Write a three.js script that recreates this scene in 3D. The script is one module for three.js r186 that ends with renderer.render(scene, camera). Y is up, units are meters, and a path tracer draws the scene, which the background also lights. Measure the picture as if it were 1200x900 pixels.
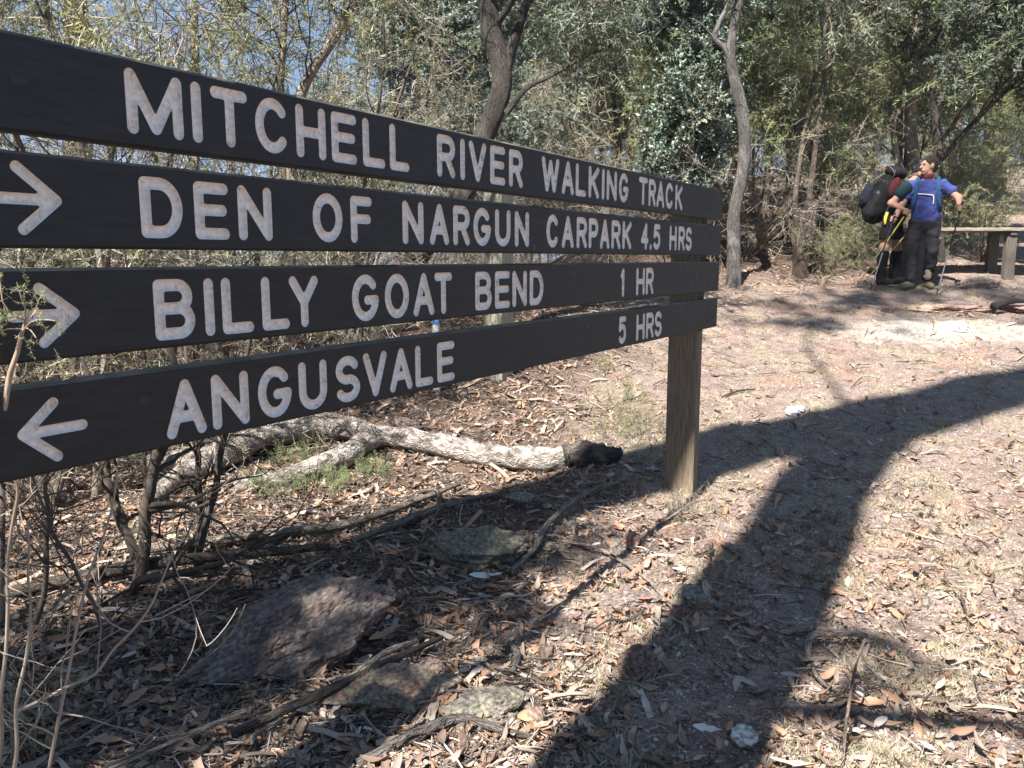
import * as THREE from 'three';
import { mergeGeometries } from 'three/addons/utils/BufferGeometryUtils.js';
import { createNoise2D, createNoise3D } from 'simplex-noise';

// ---------- camera, sky, sun, exposure ----------
const scene = new THREE.Scene();
const camera = new THREE.PerspectiveCamera(49.77, 4 / 3, 0.05, 900);
camera.position.set(0, 1.654, 0);
camera.rotation.set(-8.608 * Math.PI / 180, 0, 0);
const SUN_AZ = 211.9 * Math.PI / 180, SUN_EL = 52 * Math.PI / 180;
const sunDir = new THREE.Vector3(Math.cos(SUN_EL) * Math.sin(SUN_AZ), Math.sin(SUN_EL), -Math.cos(SUN_EL) * Math.cos(SUN_AZ));
// clear pale-blue sky as air only: deeper blue overhead, whiter at the horizon and round the sun
function skyTexture() {
  const w = 256, h = 128, d = new Float32Array(w * h * 4);
  for (let y = 0; y < h; y++) for (let x = 0; x < w; x++) {
    const el = (y + 0.5) / h * Math.PI - Math.PI / 2, az = (x + 0.5) / w * 2 * Math.PI - Math.PI, o = (y * w + x) * 4;
    const dx = Math.cos(el) * Math.cos(az), dy = Math.sin(el), dz = Math.cos(el) * Math.sin(az);
    const k = Math.pow(1 - Math.max(0, dy), 3), c = dx * sunDir.x + dy * sunDir.y + dz * sunDir.z, glow = 0.08 * Math.exp((c - 1) * 6);
    const zen = [0.063, 0.118, 0.225], hor = [0.14, 0.19, 0.27];
    for (let q = 0; q < 3; q++) d[o + q] = (zen[q] + (hor[q] - zen[q]) * k + glow) * (dy < -0.02 ? 0.6 : 1);
    d[o + 3] = 1;
  }
  const t = new THREE.DataTexture(d, w, h, THREE.RGBAFormat, THREE.FloatType); t.mapping = THREE.EquirectangularReflectionMapping; t.magFilter = t.minFilter = THREE.LinearFilter; t.needsUpdate = true; return t;
}
scene.background = skyTexture();
scene.environment = scene.background;
const sun = new THREE.DirectionalLight(new THREE.Color(1, 0.965, 0.92), 5);
sun.name = 'sun';
sun.position.copy(sunDir).multiplyScalar(60).add(new THREE.Vector3(2, 0, -8));
sun.target.position.set(2, 0, -8);
sun.castShadow = true; sun.shadow.mapSize.set(4096, 4096); sun.shadow.radius = 1.1;
Object.assign(sun.shadow.camera, { left: -30, right: 30, top: 30, bottom: -30, near: 1, far: 160 });
scene.add(sun, sun.target);
const renderer = new THREE.WebGLRenderer({ antialias: true });
renderer.toneMapping = THREE.LinearToneMapping;
renderer.toneMappingExposure = 2.9;
renderer.shadowMap.enabled = true;

// ---------- helpers ----------
function rngOf(seed) { let a = seed >>> 0; return () => { a = (a + 0x6D2B79F5) | 0; let t = Math.imul(a ^ (a >>> 15), 1 | a); t = (t + Math.imul(t ^ (t >>> 7), 61 | t)) ^ t; return ((t ^ (t >>> 14)) >>> 0) / 4294967296; }; }
const n2 = createNoise2D(rngOf(11)), n3 = createNoise3D(rngOf(12));
const V = (x, y, z) => new THREE.Vector3(x, y, z);
const clamp = (x, a, b) => Math.max(a, Math.min(b, x));
const lerp = (a, b, t) => a + (b - a) * t;
const sstep = (a, b, x) => { const t = clamp((x - a) / (b - a), 0, 1); return t * t * (3 - 2 * t); };
const fbm2 = (x, y, o = 4) => { let s = 0, a = 0.5; for (let i = 0; i < o; i++) { s += a * n2(x, y); x = x * 2.03 + 7.1; y = y * 2.03 - 3.7; a *= 0.5; } return s; };
const fbm3 = (x, y, z, o = 4) => { let s = 0, a = 0.5; for (let i = 0; i < o; i++) { s += a * n3(x, y, z); x = x * 2.03 + 7.1; y = y * 2.03 - 3.7; z = z * 2.03 + 1.3; a *= 0.5; } return s; };
const col = (r, g, b) => new THREE.Color().setRGB(r, g, b);
const used = new Map();
function numbered(name) { const k = used.get(name) ?? 0; used.set(name, k + 1); return k ? `${name}_${String(k).padStart(3, '0')}` : name; }
function tag(o, label, category, group, kind) { if (label) o.userData.label = label; if (category) o.userData.category = category; if (group) o.userData.group = group; if (kind) o.userData.kind = kind; return o; }
function shade(o) { o.castShadow = true; o.receiveShadow = true; return o; }
function thing(name, label, category, pos = [0, 0, 0], turn = 0, group) { const o = new THREE.Group(); o.name = numbered(name); o.position.set(...pos); o.rotation.y = turn; scene.add(o); return tag(o, label, category, group); }
function part(name, geo, mat, parent, label) { const m = shade(new THREE.Mesh(geo, mat)); m.name = name; if (label) m.userData.label = label; parent.add(m); return m; }
function solo(name, geo, mat, label, category, group, kind) { const m = shade(new THREE.Mesh(geo, mat)); m.name = numbered(name); scene.add(m); return tag(m, label, category, group, kind); }
function copyOf(o, pos, turn, scale, label, group) { const c = o.clone(); c.name = numbered(o.name.replace(/_\d{3}$/, '')); c.position.set(...pos); c.rotation.y = turn; c.scale.setScalar(scale); c.userData = { ...o.userData }; if (label) c.userData.label = label; if (group) c.userData.group = group; scene.add(c); return c; }

// terrain height: level near the camera, climbing to the right and ahead, levelling off on the left
function baseH(x, z) {
  const zf = -z, t = zf - 5.2;
  const up = 0.1 * (t + Math.sqrt(t * t + 1.2)) - 0.005;
  const u = x / Math.max(zf, 3);
  const cap = 0.95 + 6.5 * sstep(-0.05, 0.45, u);
  return up < 0 ? up : up * cap / Math.pow(Math.pow(up, 4) + Math.pow(cap, 4), 0.25);
}
function H(x, z) {
  const zf = -z, near = 1 - sstep(20, 40, zf);
  return baseH(x, z) + near * (0.03 * n2(x * 0.7, z * 0.7) + 0.012 * n2(x * 2.3 + 5, z * 2.3) + 0.006 * n2(x * 7, z * 7));
}

// mesh collector
class Col {
  constructor() { this.p = []; this.i = []; this.u = []; this.c = []; }
  vert(x, y, z, u, v, c) { this.p.push(x, y, z); this.u.push(u, v); this.c.push(c.r, c.g, c.b); return this.p.length / 3 - 1; }
  // pts: [x,y,z,r]; smooth tapered tube
  tube(pts, sides, c, { sub = 2, cap = true, wob = 0, wobF = 6, cap0 = false } = {}) {
    const P = pts.map((q) => V(q[0], q[1], q[2])), path = [];
    const cv = P.length > 2 ? new THREE.CatmullRomCurve3(P, false, 'centripetal') : null;
    const n = (pts.length - 1) * sub;
    for (let k = 0; k <= n; k++) {
      const f = k / n * (pts.length - 1), i = Math.min(Math.floor(f), pts.length - 2), t = f - i;
      const pos = cv ? cv.getPoint(k / n) : P[0].clone().lerp(P[1], f);
      path.push([pos, lerp(pts[i][3], pts[i + 1][3], t)]);
    }
    let T = path[1][0].clone().sub(path[0][0]).normalize();
    let N = Math.abs(T.y) < 0.9 ? V(0, 1, 0) : V(1, 0, 0); N.sub(T.clone().multiplyScalar(N.dot(T))).normalize();
    let len = 0; const base = this.p.length / 3, circ = 2 * Math.PI * Math.max(pts[0][3], 0.01);
    const B = V(0, 0, 0);
    for (let k = 0; k < path.length; k++) {
      if (k) { len += path[k][0].distanceTo(path[k - 1][0]); const a = path[Math.min(k + 1, path.length - 1)][0], b = path[k - 1][0]; T = a.clone().sub(b).normalize(); N.sub(T.clone().multiplyScalar(N.dot(T))).normalize(); }
      B.crossVectors(T, N);
      for (let s = 0; s <= sides; s++) {
        const an = (s % sides) / sides * Math.PI * 2, ca = Math.cos(an), sa = Math.sin(an);
        let r = path[k][1]; const px = path[k][0];
        if (wob) r *= 1 + wob * fbm3((px.x + ca * r) * wobF, px.y * wobF * 0.6, (px.z + sa * r) * wobF, 3);
        this.vert(px.x + (N.x * ca + B.x * sa) * r, px.y + (N.y * ca + B.y * sa) * r, px.z + (N.z * ca + B.z * sa) * r, s / sides * circ, len, typeof c === 'function' ? c(px, ca, sa, len) : c);
      }
      if (k) for (let s = 0; s < sides; s++) { const a = base + (k - 1) * (sides + 1) + s, b = a + sides + 1; this.i.push(a, a + 1, b, a + 1, b + 1, b); }
    }
    for (const [on, k] of [[cap0, 0], [cap, path.length - 1]]) if (on) {
      const px = path[k][0], cc = typeof c === 'function' ? c(px, 0, 0, len) : c, m = this.vert(px.x, px.y, px.z, 0, 0, cc), a = base + k * (sides + 1);
      for (let s = 0; s < sides; s++) k ? this.i.push(a + s, a + s + 1, m) : this.i.push(a + s + 1, a + s, m);
    }
  }
  quad(a, b, c, d, cl, uv = [[0, 0], [1, 0], [1, 1], [0, 1]]) { const q = [a, b, c, d].map((p, k) => this.vert(p[0], p[1], p[2], uv[k][0], uv[k][1], cl)); this.i.push(q[0], q[1], q[2], q[0], q[2], q[3]); }
  build(flat = false) {
    let g = new THREE.BufferGeometry();
    g.setAttribute('position', new THREE.Float32BufferAttribute(this.p, 3)); g.setAttribute('uv', new THREE.Float32BufferAttribute(this.u, 2)); g.setAttribute('color', new THREE.Float32BufferAttribute(this.c, 3)); g.setIndex(this.i);
    if (flat) g = g.toNonIndexed();
    g.computeVertexNormals(); return g;
  }
}
// textures
function tex(w, h, fn, srgb, rx = 1, ry = 1) {
  const d = new Uint8Array(w * h * 4);
  for (let y = 0; y < h; y++) for (let x = 0; x < w; x++) { const c = fn(x / w, y / h, x, y), o = (y * w + x) * 4; d[o] = clamp(c[0], 0, 1) * 255; d[o + 1] = clamp(c[1] ?? c[0], 0, 1) * 255; d[o + 2] = clamp(c[2] ?? c[0], 0, 1) * 255; d[o + 3] = 255; }
  const t = new THREE.DataTexture(d, w, h, THREE.RGBAFormat); t.wrapS = t.wrapT = THREE.RepeatWrapping; t.magFilter = THREE.LinearFilter; t.minFilter = THREE.LinearMipmapLinearFilter; t.generateMipmaps = true; t.repeat.set(rx, ry); if (srgb) t.colorSpace = THREE.SRGBColorSpace; t.needsUpdate = true; return t;
}
// periodic noise on a torus-like blend
function per(x, y, f, o = 4) { const a = fbm2(x * f, y * f, o), b = fbm2((x - 1) * f, y * f, o), c = fbm2(x * f, (y - 1) * f, o), d = fbm2((x - 1) * f, (y - 1) * f, o); return (a * (1 - x) * (1 - y) + b * x * (1 - y) + c * (1 - x) * y + d * x * y) * 1.25; }
const gRnd = rngOf(5);
const grit = new Float32Array(512 * 512);
for (let k = 0; k < 26000; k++) { // scattered chips and grains with their own outline
  const cx = gRnd() * 512, cy = gRnd() * 512, an = gRnd() * 6.28, L = 1 + gRnd() * gRnd() * 9, W = 0.8 + gRnd() * 1.4, v = gRnd() * 2 - 1, ca = Math.cos(an), sa = Math.sin(an);
  for (let y = -L | 0; y <= L; y++) for (let x = -L | 0; x <= L; x++) { const u = (x * ca + y * sa) / L, w = (-x * sa + y * ca) / W; if (u * u + w * w < 1) grit[(((cy + y) & 511) << 9) + ((cx + x) & 511)] = v; }
}
const gAt = (x, y) => grit[((y & 511) << 9) + (x & 511)];
const groundMap = tex(512, 512, (u, v, x, y) => { const g = gAt(x, y), n = per(u, v, 6) * 0.16 + per(v, u, 30, 2) * 0.14, b = 0.86 + g * 0.2 + n; return [b, b * (0.975 + 0.02 * g), b * (0.95 + 0.04 * g)]; }, true, 1 / 0.9, 1 / 0.9);
const groundBump = tex(512, 512, (u, v, x, y) => [0.5 + gAt(x, y) * 0.28 + per(u, v, 24, 3) * 0.3], false, 1 / 0.9, 1 / 0.9);
const barkBump = tex(256, 512, (u, v) => { const f = fbm2(u * 26 + per(u, v, 4) * 2, v * 5, 4); return [0.55 + (1 - Math.abs(f) * 3.2) * -0.32 + per(u, v, 40, 2) * 0.2]; }, false, 1 / 0.35, 1 / 0.7);
const barkMap = tex(256, 512, (u, v) => { const f = fbm2(u * 22 + per(u, v, 3) * 2, v * 4, 4), b = 0.86 + f * 0.42 + per(u, v, 9, 3) * 0.3; return [b, b * 0.98, b * 0.955]; }, true, 1 / 0.4, 1 / 0.8);
const rockMap = tex(512, 512, (u, v, x, y) => { const a = per(u, v, 9, 5), m = sstep(0.1, 0.3, per(v, u, 5, 5)), c = 0.84 + a * 0.5 + gAt(x, y) * 0.09; return [lerp(c, 0.8 + a * 0.3, m * 0.5), lerp(c * 0.95, 0.81 + a * 0.3, m * 0.5), lerp(c * 0.92, 0.74 + a * 0.3, m * 0.5)]; }, true, 1 / 0.3, 1 / 0.3);
const rockBump = tex(512, 512, (u, v, x, y) => [0.5 + per(u, v, 12, 5) * 0.6 + gAt(x, y) * 0.08], false, 1 / 0.3, 1 / 0.3);
const woodMap = tex(256, 1024, (u, v) => { const f = fbm2(u * 40 + per(u, v, 2) * 1.5, v * 3, 4), b = 0.88 + f * 0.38 + per(u, v, 60, 2) * 0.08; return [b, b * 0.975, b * 0.93]; }, true, 1 / 0.25, 1 / 1.0);
const woodBump = tex(256, 1024, (u, v) => { const f = fbm2(u * 46 + per(u, v, 2) * 1.5, v * 3, 4); const crack = sstep(0.035, 0, Math.abs(fbm2(u * 9 + 3, v * 1.1, 2))) * 0.5; return [0.6 + f * 0.5 - crack]; }, false, 1 / 0.25, 1 / 1.0);
const paintMap = tex(1024, 256, (u, v, x, y) => { const g = fbm2(u * 5, v * 60, 4), sc = gAt(x, y * 2) > 0.97 ? 0.25 : 0, n = per(u, v, 5, 4); const b = 0.82 + g * 0.16 + n * 0.36 + sc; return [b, b, b * 0.99]; }, true, 1 / 1.1, 1 / 0.19);
const paintBump = tex(1024, 256, (u, v) => [0.5 + fbm2(u * 5, v * 60, 4) * 0.5], false, 1 / 1.1, 1 / 0.19);
const letterMap = tex(512, 512, (u, v, x, y) => { const st = sstep(0.24, 0.72, fbm2(u * 60, v * 9, 3) * 0.6 + per(u, v, 10, 4) * 0.8), b = 0.93 + per(u, v, 24, 3) * 0.12 - (gAt(x, y) > 0.985 ? 0.22 : 0); return [b * lerp(1, 0.9, st), b * lerp(0.985, 0.78, st), b * lerp(0.955, 0.64, st)]; }, true, 1 / 0.5, 1 / 0.5);
const std = (c, o = {}) => new THREE.MeshStandardMaterial({ color: c, roughness: 0.9, vertexColors: true, ...o });
const WHITE = col(1, 1, 1);
const M = {
  ground: std(WHITE, { map: groundMap, bumpMap: groundBump, bumpScale: 0.012, roughness: 1 }),
  bark: std(WHITE, { map: barkMap, bumpMap: barkBump, bumpScale: 0.02 }),
  twig: std(WHITE, { roughness: 0.95 }),
  rock: std(WHITE, { map: rockMap, bumpMap: rockBump, bumpScale: 0.007 }),
  post: std(WHITE, { map: woodMap, bumpMap: woodBump, bumpScale: 0.006 }),
  paint: std(WHITE, { map: paintMap, bumpMap: paintBump, bumpScale: 0.0012, roughness: 0.62 }),
  letter: std(col(0.9, 0.885, 0.86), { map: letterMap, roughness: 0.8, vertexColors: false }),
  cloth: (r, g, b, o = {}) => new THREE.MeshPhysicalMaterial({ color: col(r, g, b), roughness: 0.92, specularIntensity: 0.4, ...o }),
};
const leafMat = (o = {}) => new THREE.MeshPhysicalMaterial({ color: WHITE, vertexColors: true, roughness: 0.92, transmission: 0.4, thickness: 0, side: THREE.DoubleSide, ...o });
M.leaf = leafMat(); M.leafGloss = new THREE.MeshStandardMaterial({ color: WHITE, vertexColors: true, roughness: 0.42, side: THREE.DoubleSide });
M.dry = new THREE.MeshStandardMaterial({ color: WHITE, vertexColors: true, roughness: 0.8, side: THREE.DoubleSide });

// ---------- ground ----------
function axis(a, b, fineA, fineB, fine, grow) {
  const out = []; let x = fineA, s = fine; for (; x < fineB; x += fine) out.push(x);
  for (x = fineB, s = fine; x < b; x += s, s *= grow) out.push(x); out.push(b);
  const left = []; for (x = fineA - fine, s = fine; x > a; s *= grow, x -= s) left.push(x); left.push(a);
  return left.reverse().concat(out);
}
function trackness(x, zf) { // bare walked earth on the right of the sign
  const edge = -0.2 + 0.55 * sstep(3, 6, zf) + (zf - 6) * 0.16 * sstep(5, 8, zf) + 0.35 * n2(x * 0.8, zf * 0.8);
  return sstep(-0.5, 0.7, x - edge - 0.25) * (1 - sstep(9, 11.8, zf - x * 0.35) * (1 - sstep(5.5, 7.5, x + 0.2 * n2(zf, x) - 0.05 * (zf - 11))));
}
{
  const xs = axis(-90, 110, -3.2, 6.2, 0.042, 1.06), zs = axis(-8, 140, 1.6, 10.5, 0.042, 1.055), c = new Col(), tmp = col(0, 0, 0);
  const litter = col(0.16, 0.112, 0.083), dirt = col(0.325, 0.252, 0.22), straw = col(0.375, 0.318, 0.25), sand = col(0.62, 0.56, 0.5), red = col(0.40, 0.25, 0.19), ash = col(0.2, 0.18, 0.17);
  for (const zf of zs) for (const x of xs) {
    const z = -zf, near = 1 - sstep(9, 13, zf);
    const y = H(x, z) + near * (0.011 * fbm2(x * 11, z * 11, 3) + 0.006 * n2(x * 26, z * 26));
    const t = trackness(x, zf);
    tmp.copy(litter).lerp(dirt, t);
    tmp.lerp(straw, t * sstep(0.0, 0.35, fbm2(x * 1.3 + 9, z * 1.3, 5)) * 0.8);
    tmp.lerp(red, t * sstep(0.12, 0.4, fbm2(x * 0.9 - 4, z * 0.9 + 2, 5)) * 0.6);
    tmp.lerp(litter, t * sstep(0.18, 0.45, fbm2(x * 2.2 + 30, z * 2.2, 5)) * 0.55);
    const ds = Math.hypot((x - 5.0) / 1.5, (zf - 9.35) / 0.5); tmp.lerp(sand, sstep(1.15, 0.5, ds + 0.5 * fbm2(x * 3, z * 5, 4)));
    const da = Math.hypot((x - 4.9) / 0.7, (zf - 9.9) / 0.22); tmp.lerp(ash, 0.7 * sstep(1.1, 0.5, da + 0.5 * fbm2(x * 4, z * 6, 4)));
    c.vert(x, y, z, x, zf, tmp);
  }
  const nx = xs.length;
  for (let j = 0; j < zs.length - 1; j++) for (let i = 0; i < nx - 1; i++) { const a = j * nx + i, b = a + nx; c.i.push(a, a + 1, b, a + 1, b + 1, b); }
  const g = solo('ground', c.build(), M.ground, 'leaf-strewn earth and bare walking track rising uphill', 'ground', null, 'structure');
}

scene.fog = new THREE.FogExp2(new THREE.Color(0.84, 0.9, 0.97), 0.0006);
// ---------- sign ----------
const arcPts = (cx, cy, rx, ry, a0, a1, n = 14) => Array.from({ length: n + 1 }, (_, k) => { const a = lerp(a0, a1, k / n) * Math.PI / 180; return [cx + rx * Math.cos(a), cy + ry * Math.sin(a)]; });
const GLYPH = {
  M: [[[0, 0], [0, 1], [0.5, 0.04], [1, 1], [1, 0]]], I: [[[0.5, 0], [0.5, 1]]], T: [[[0, 1], [1, 1]], [[0.5, 1], [0.5, 0]]],
  C: [arcPts(0.5, 0.5, 0.5, 0.5, 42, 318, 22)], H: [[[0, 0], [0, 1]], [[1, 0], [1, 1]], [[0, 0.5], [1, 0.5]]], E: [[[1, 1], [0, 1], [0, 0], [1, 0]], [[0, 0.52], [0.92, 0.52]]],
  L: [[[0, 1], [0, 0], [1, 0]]], R: [[[0, 0], [0, 1], ...arcPts(0.62, 0.74, 0.38, 0.26, 90, -90), [0, 0.48]], [[0.55, 0.48], [1, 0]]],
  V: [[[0, 1], [0.5, 0], [1, 1]]], W: [[[0, 1], [0.25, 0], [0.5, 0.92], [0.75, 0], [1, 1]]], A: [[[0, 0], [0.5, 1], [1, 0]], [[0.18, 0.32], [0.82, 0.32]]],
  K: [[[0, 0], [0, 1]], [[1, 1], [0, 0.4]], [[0.32, 0.6], [1, 0]]], N: [[[0, 0], [0, 1], [1, 0], [1, 1]]], G: [[...arcPts(0.5, 0.5, 0.5, 0.5, 42, 335, 22), [1, 0.44], [0.58, 0.44]]],
  D: [[[0, 0], [0, 1], ...arcPts(0.45, 0.5, 0.55, 0.5, 90, -90), [0, 0]]], O: [arcPts(0.5, 0.5, 0.5, 0.5, 0, 360, 28)], F: [[[1, 1], [0, 1], [0, 0]], [[0, 0.52], [0.92, 0.52]]],
  U: [[[0, 1], ...arcPts(0.5, 0.36, 0.5, 0.36, 180, 360), [1, 1]]], P: [[[0, 0], [0, 1], ...arcPts(0.62, 0.73, 0.38, 0.27, 90, -90), [0, 0.46]]],
  B: [[[0, 0], [0, 1], ...arcPts(0.6, 0.76, 0.34, 0.24, 90, -90), [0, 0.52]], [[0.6, 0.52], ...arcPts(0.64, 0.26, 0.36, 0.26, 90, -90), [0, 0]]], Y: [[[0, 1], [0.5, 0.48], [1, 1]], [[0.5, 0.48], [0.5, 0]]],
  S: [[...arcPts(0.5, 0.74, 0.47, 0.26, 30, 265, 14), ...arcPts(0.5, 0.25, 0.5, 0.25, 80, -150, 14)]],
  1: [[[0.12, 0.8], [0.62, 1], [0.62, 0]]], 4: [[[0.72, 0], [0.72, 1], [0, 0.3], [1, 0.3]]], 5: [[[0.92, 1], [0.12, 1], [0.05, 0.55], ...arcPts(0.46, 0.34, 0.52, 0.33, 130, -140, 16)]], '.': [[[0.5, 0.02], [0.5, 0]]],
};
const R_STROKE = 0.0142;
// each board: height of its lower and upper edge, right-end offset, letter band, letters as [character, start (mm left of the right end), width (mm)]
const rows = (s) => s.trim().split(/\s+/).map((q) => { const [a, b] = q.split(':'), [x, w] = b.split(',').map(Number); return [a, x, w]; });
const BOARDS = [
  { y0: 1.901, y1: 2.091, end: 0, lo: 0.855, hi: 0.115, cut: null, text: rows('M:4246,146 I:4080,38 T:4019,112 C:3883,117 H:3742,113 E:3606,105 L:3474,101 L:3350,96 R:3104,105 I:2972,36 V:2915,113 E:2776,104 R:2644,103 W:2389,150 A:2215,112 L:2086,102 K:1959,110 I:1823,36 N:1766,114 G:1626,114 T:1380,114 R:1250,100 A:1139,114 C:1007,118 K:857,115') },
  { y0: 1.675, y1: 1.865, end: 0.003, lo: 0.865, hi: 0.14, cut: 'right', text: rows('D:4228,112 E:4083,102 N:3952,112 O:3691,120 F:3536,95 N:3294,110 A:3150,110 R:3015,102 G:2889,116 U:2744,111 N:2601,110 C:2347,109 A:2211,112 R:2071,103 P:1950,99 A:1830,105 R:1703,106 K:1574,111 4:1337,99 .:1220,32 5:1169,102 H:930,112 R:788,106 S:668,106') },
  { y0: 1.445, y1: 1.635, end: 0.012, lo: 0.9, hi: 0.15, cut: 'right', text: rows('B:4209,111 I:4073,36 L:4017,100 L:3888,96 Y:3790,110 G:3540,122 O:3389,121 A:3245,114 T:3128,102 B:2880,111 E:2746,108 N:2619,112 D:2484,114 1:1588,60 H:1388,114 R:1258,108') },
  { y0: 1.208, y1: 1.398, end: 0.022, lo: 0.91, hi: 0.17, cut: 'left', text: rows('A:4196,114 N:4063,117 G:3915,120 U:3768,111 S:3622,107 V:3499,112 A:3373,115 L:3241,98 E:3119,103 5:1598,95 H:1374,114 R:1241,110 S:1119,107') },
];
const SIGN_LEN = 4.98, SIGN_A = 31.516 * Math.PI / 180;
const sign = thing('trail_sign', 'long charcoal timber sign of four boards with routed white lettering and arrows', 'sign', [1.3707, 0, -5.511], Math.PI / 2 - SIGN_A);
function segDist(px, py, a, b) { const dx = b[0] - a[0], dy = b[1] - a[1], l = dx * dx + dy * dy, t = l ? clamp(((px - a[0]) * dx + (py - a[1]) * dy) / l, 0, 1) : 0; return Math.hypot(px - a[0] - dx * t, py - a[1] - dy * t); }
function routed(face, strokes, x0, x1, y0, y1, r, name, parent) { // cuts a round-bottomed groove into the rectangle x0..x1, y0..y1
  const cell = 0.0042, nx = Math.max(2, Math.round((x1 - x0) / cell)), ny = Math.round((y1 - y0) / cell), inn = new Col();
  const segs = []; for (const s of strokes) for (let k = 1; k < s.length; k++) segs.push([s[k - 1], s[k]]);
  const D = new Float32Array((nx + 1) * (ny + 1)), X = (i) => lerp(x0, x1, i / nx), Y = (j) => lerp(y0, y1, j / ny);
  for (let j = 0; j <= ny; j++) for (let i = 0; i <= nx; i++) { let d = 1; for (const [a, b] of segs) d = Math.min(d, segDist(X(i), Y(j), a, b)); D[j * (nx + 1) + i] = d - r; }
  const key = new Map();
  const depth = (d) => -0.0125 * Math.pow(Math.max(0, 1 - Math.pow(clamp((d + r) / r, 0, 1), 3.2)), 0.6);
  const iv = (k, x, y, d) => { if (!key.has(k)) key.set(k, inn.vert(x, y, depth(Math.min(d, 0)), x, y, WHITE)); return key.get(k); };
  const N1 = nx + 1, fcol = col(0.0135, 0.0175, 0.0185);
  for (let j = 0; j < ny; j++) for (let i = 0; i < nx; i++) {
    const cs = [[i, j], [i + 1, j], [i + 1, j + 1], [i, j + 1]], v = cs.map(([a, b]) => D[b * N1 + a]), ip = [], op = [];
    for (let k = 0; k < 4; k++) {
      const [a, b] = cs[k], [a2, b2] = cs[(k + 1) % 4], d = v[k], d2 = v[(k + 1) % 4];
      if (d < 0) ip.push([`${a},${b}`, X(a), Y(b), d]); else op.push([X(a), Y(b)]);
      if ((d < 0) !== (d2 < 0)) { const t = d / (d - d2), x = lerp(X(a), X(a2), t), y = lerp(Y(b), Y(b2), t), kk = a + b * 1000 < a2 + b2 * 1000 ? `${a},${b}-${a2},${b2}` : `${a2},${b2}-${a},${b}`; ip.push([kk, x, y, 0]); op.push([x, y]); }
    }
    if (ip.length > 2) { const id = ip.map((q) => iv(...q)); for (let k = 2; k < id.length; k++) inn.i.push(id[0], id[k - 1], id[k]); }
    if (op.length > 2) { const id = op.map((q) => face.vert(q[0], q[1], 0, q[0], q[1], fcol)); for (let k = 2; k < id.length; k++) face.i.push(id[0], id[k - 1], id[k]); }
  }
  part(name, inn.build(), M.letter, parent);
}
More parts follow.
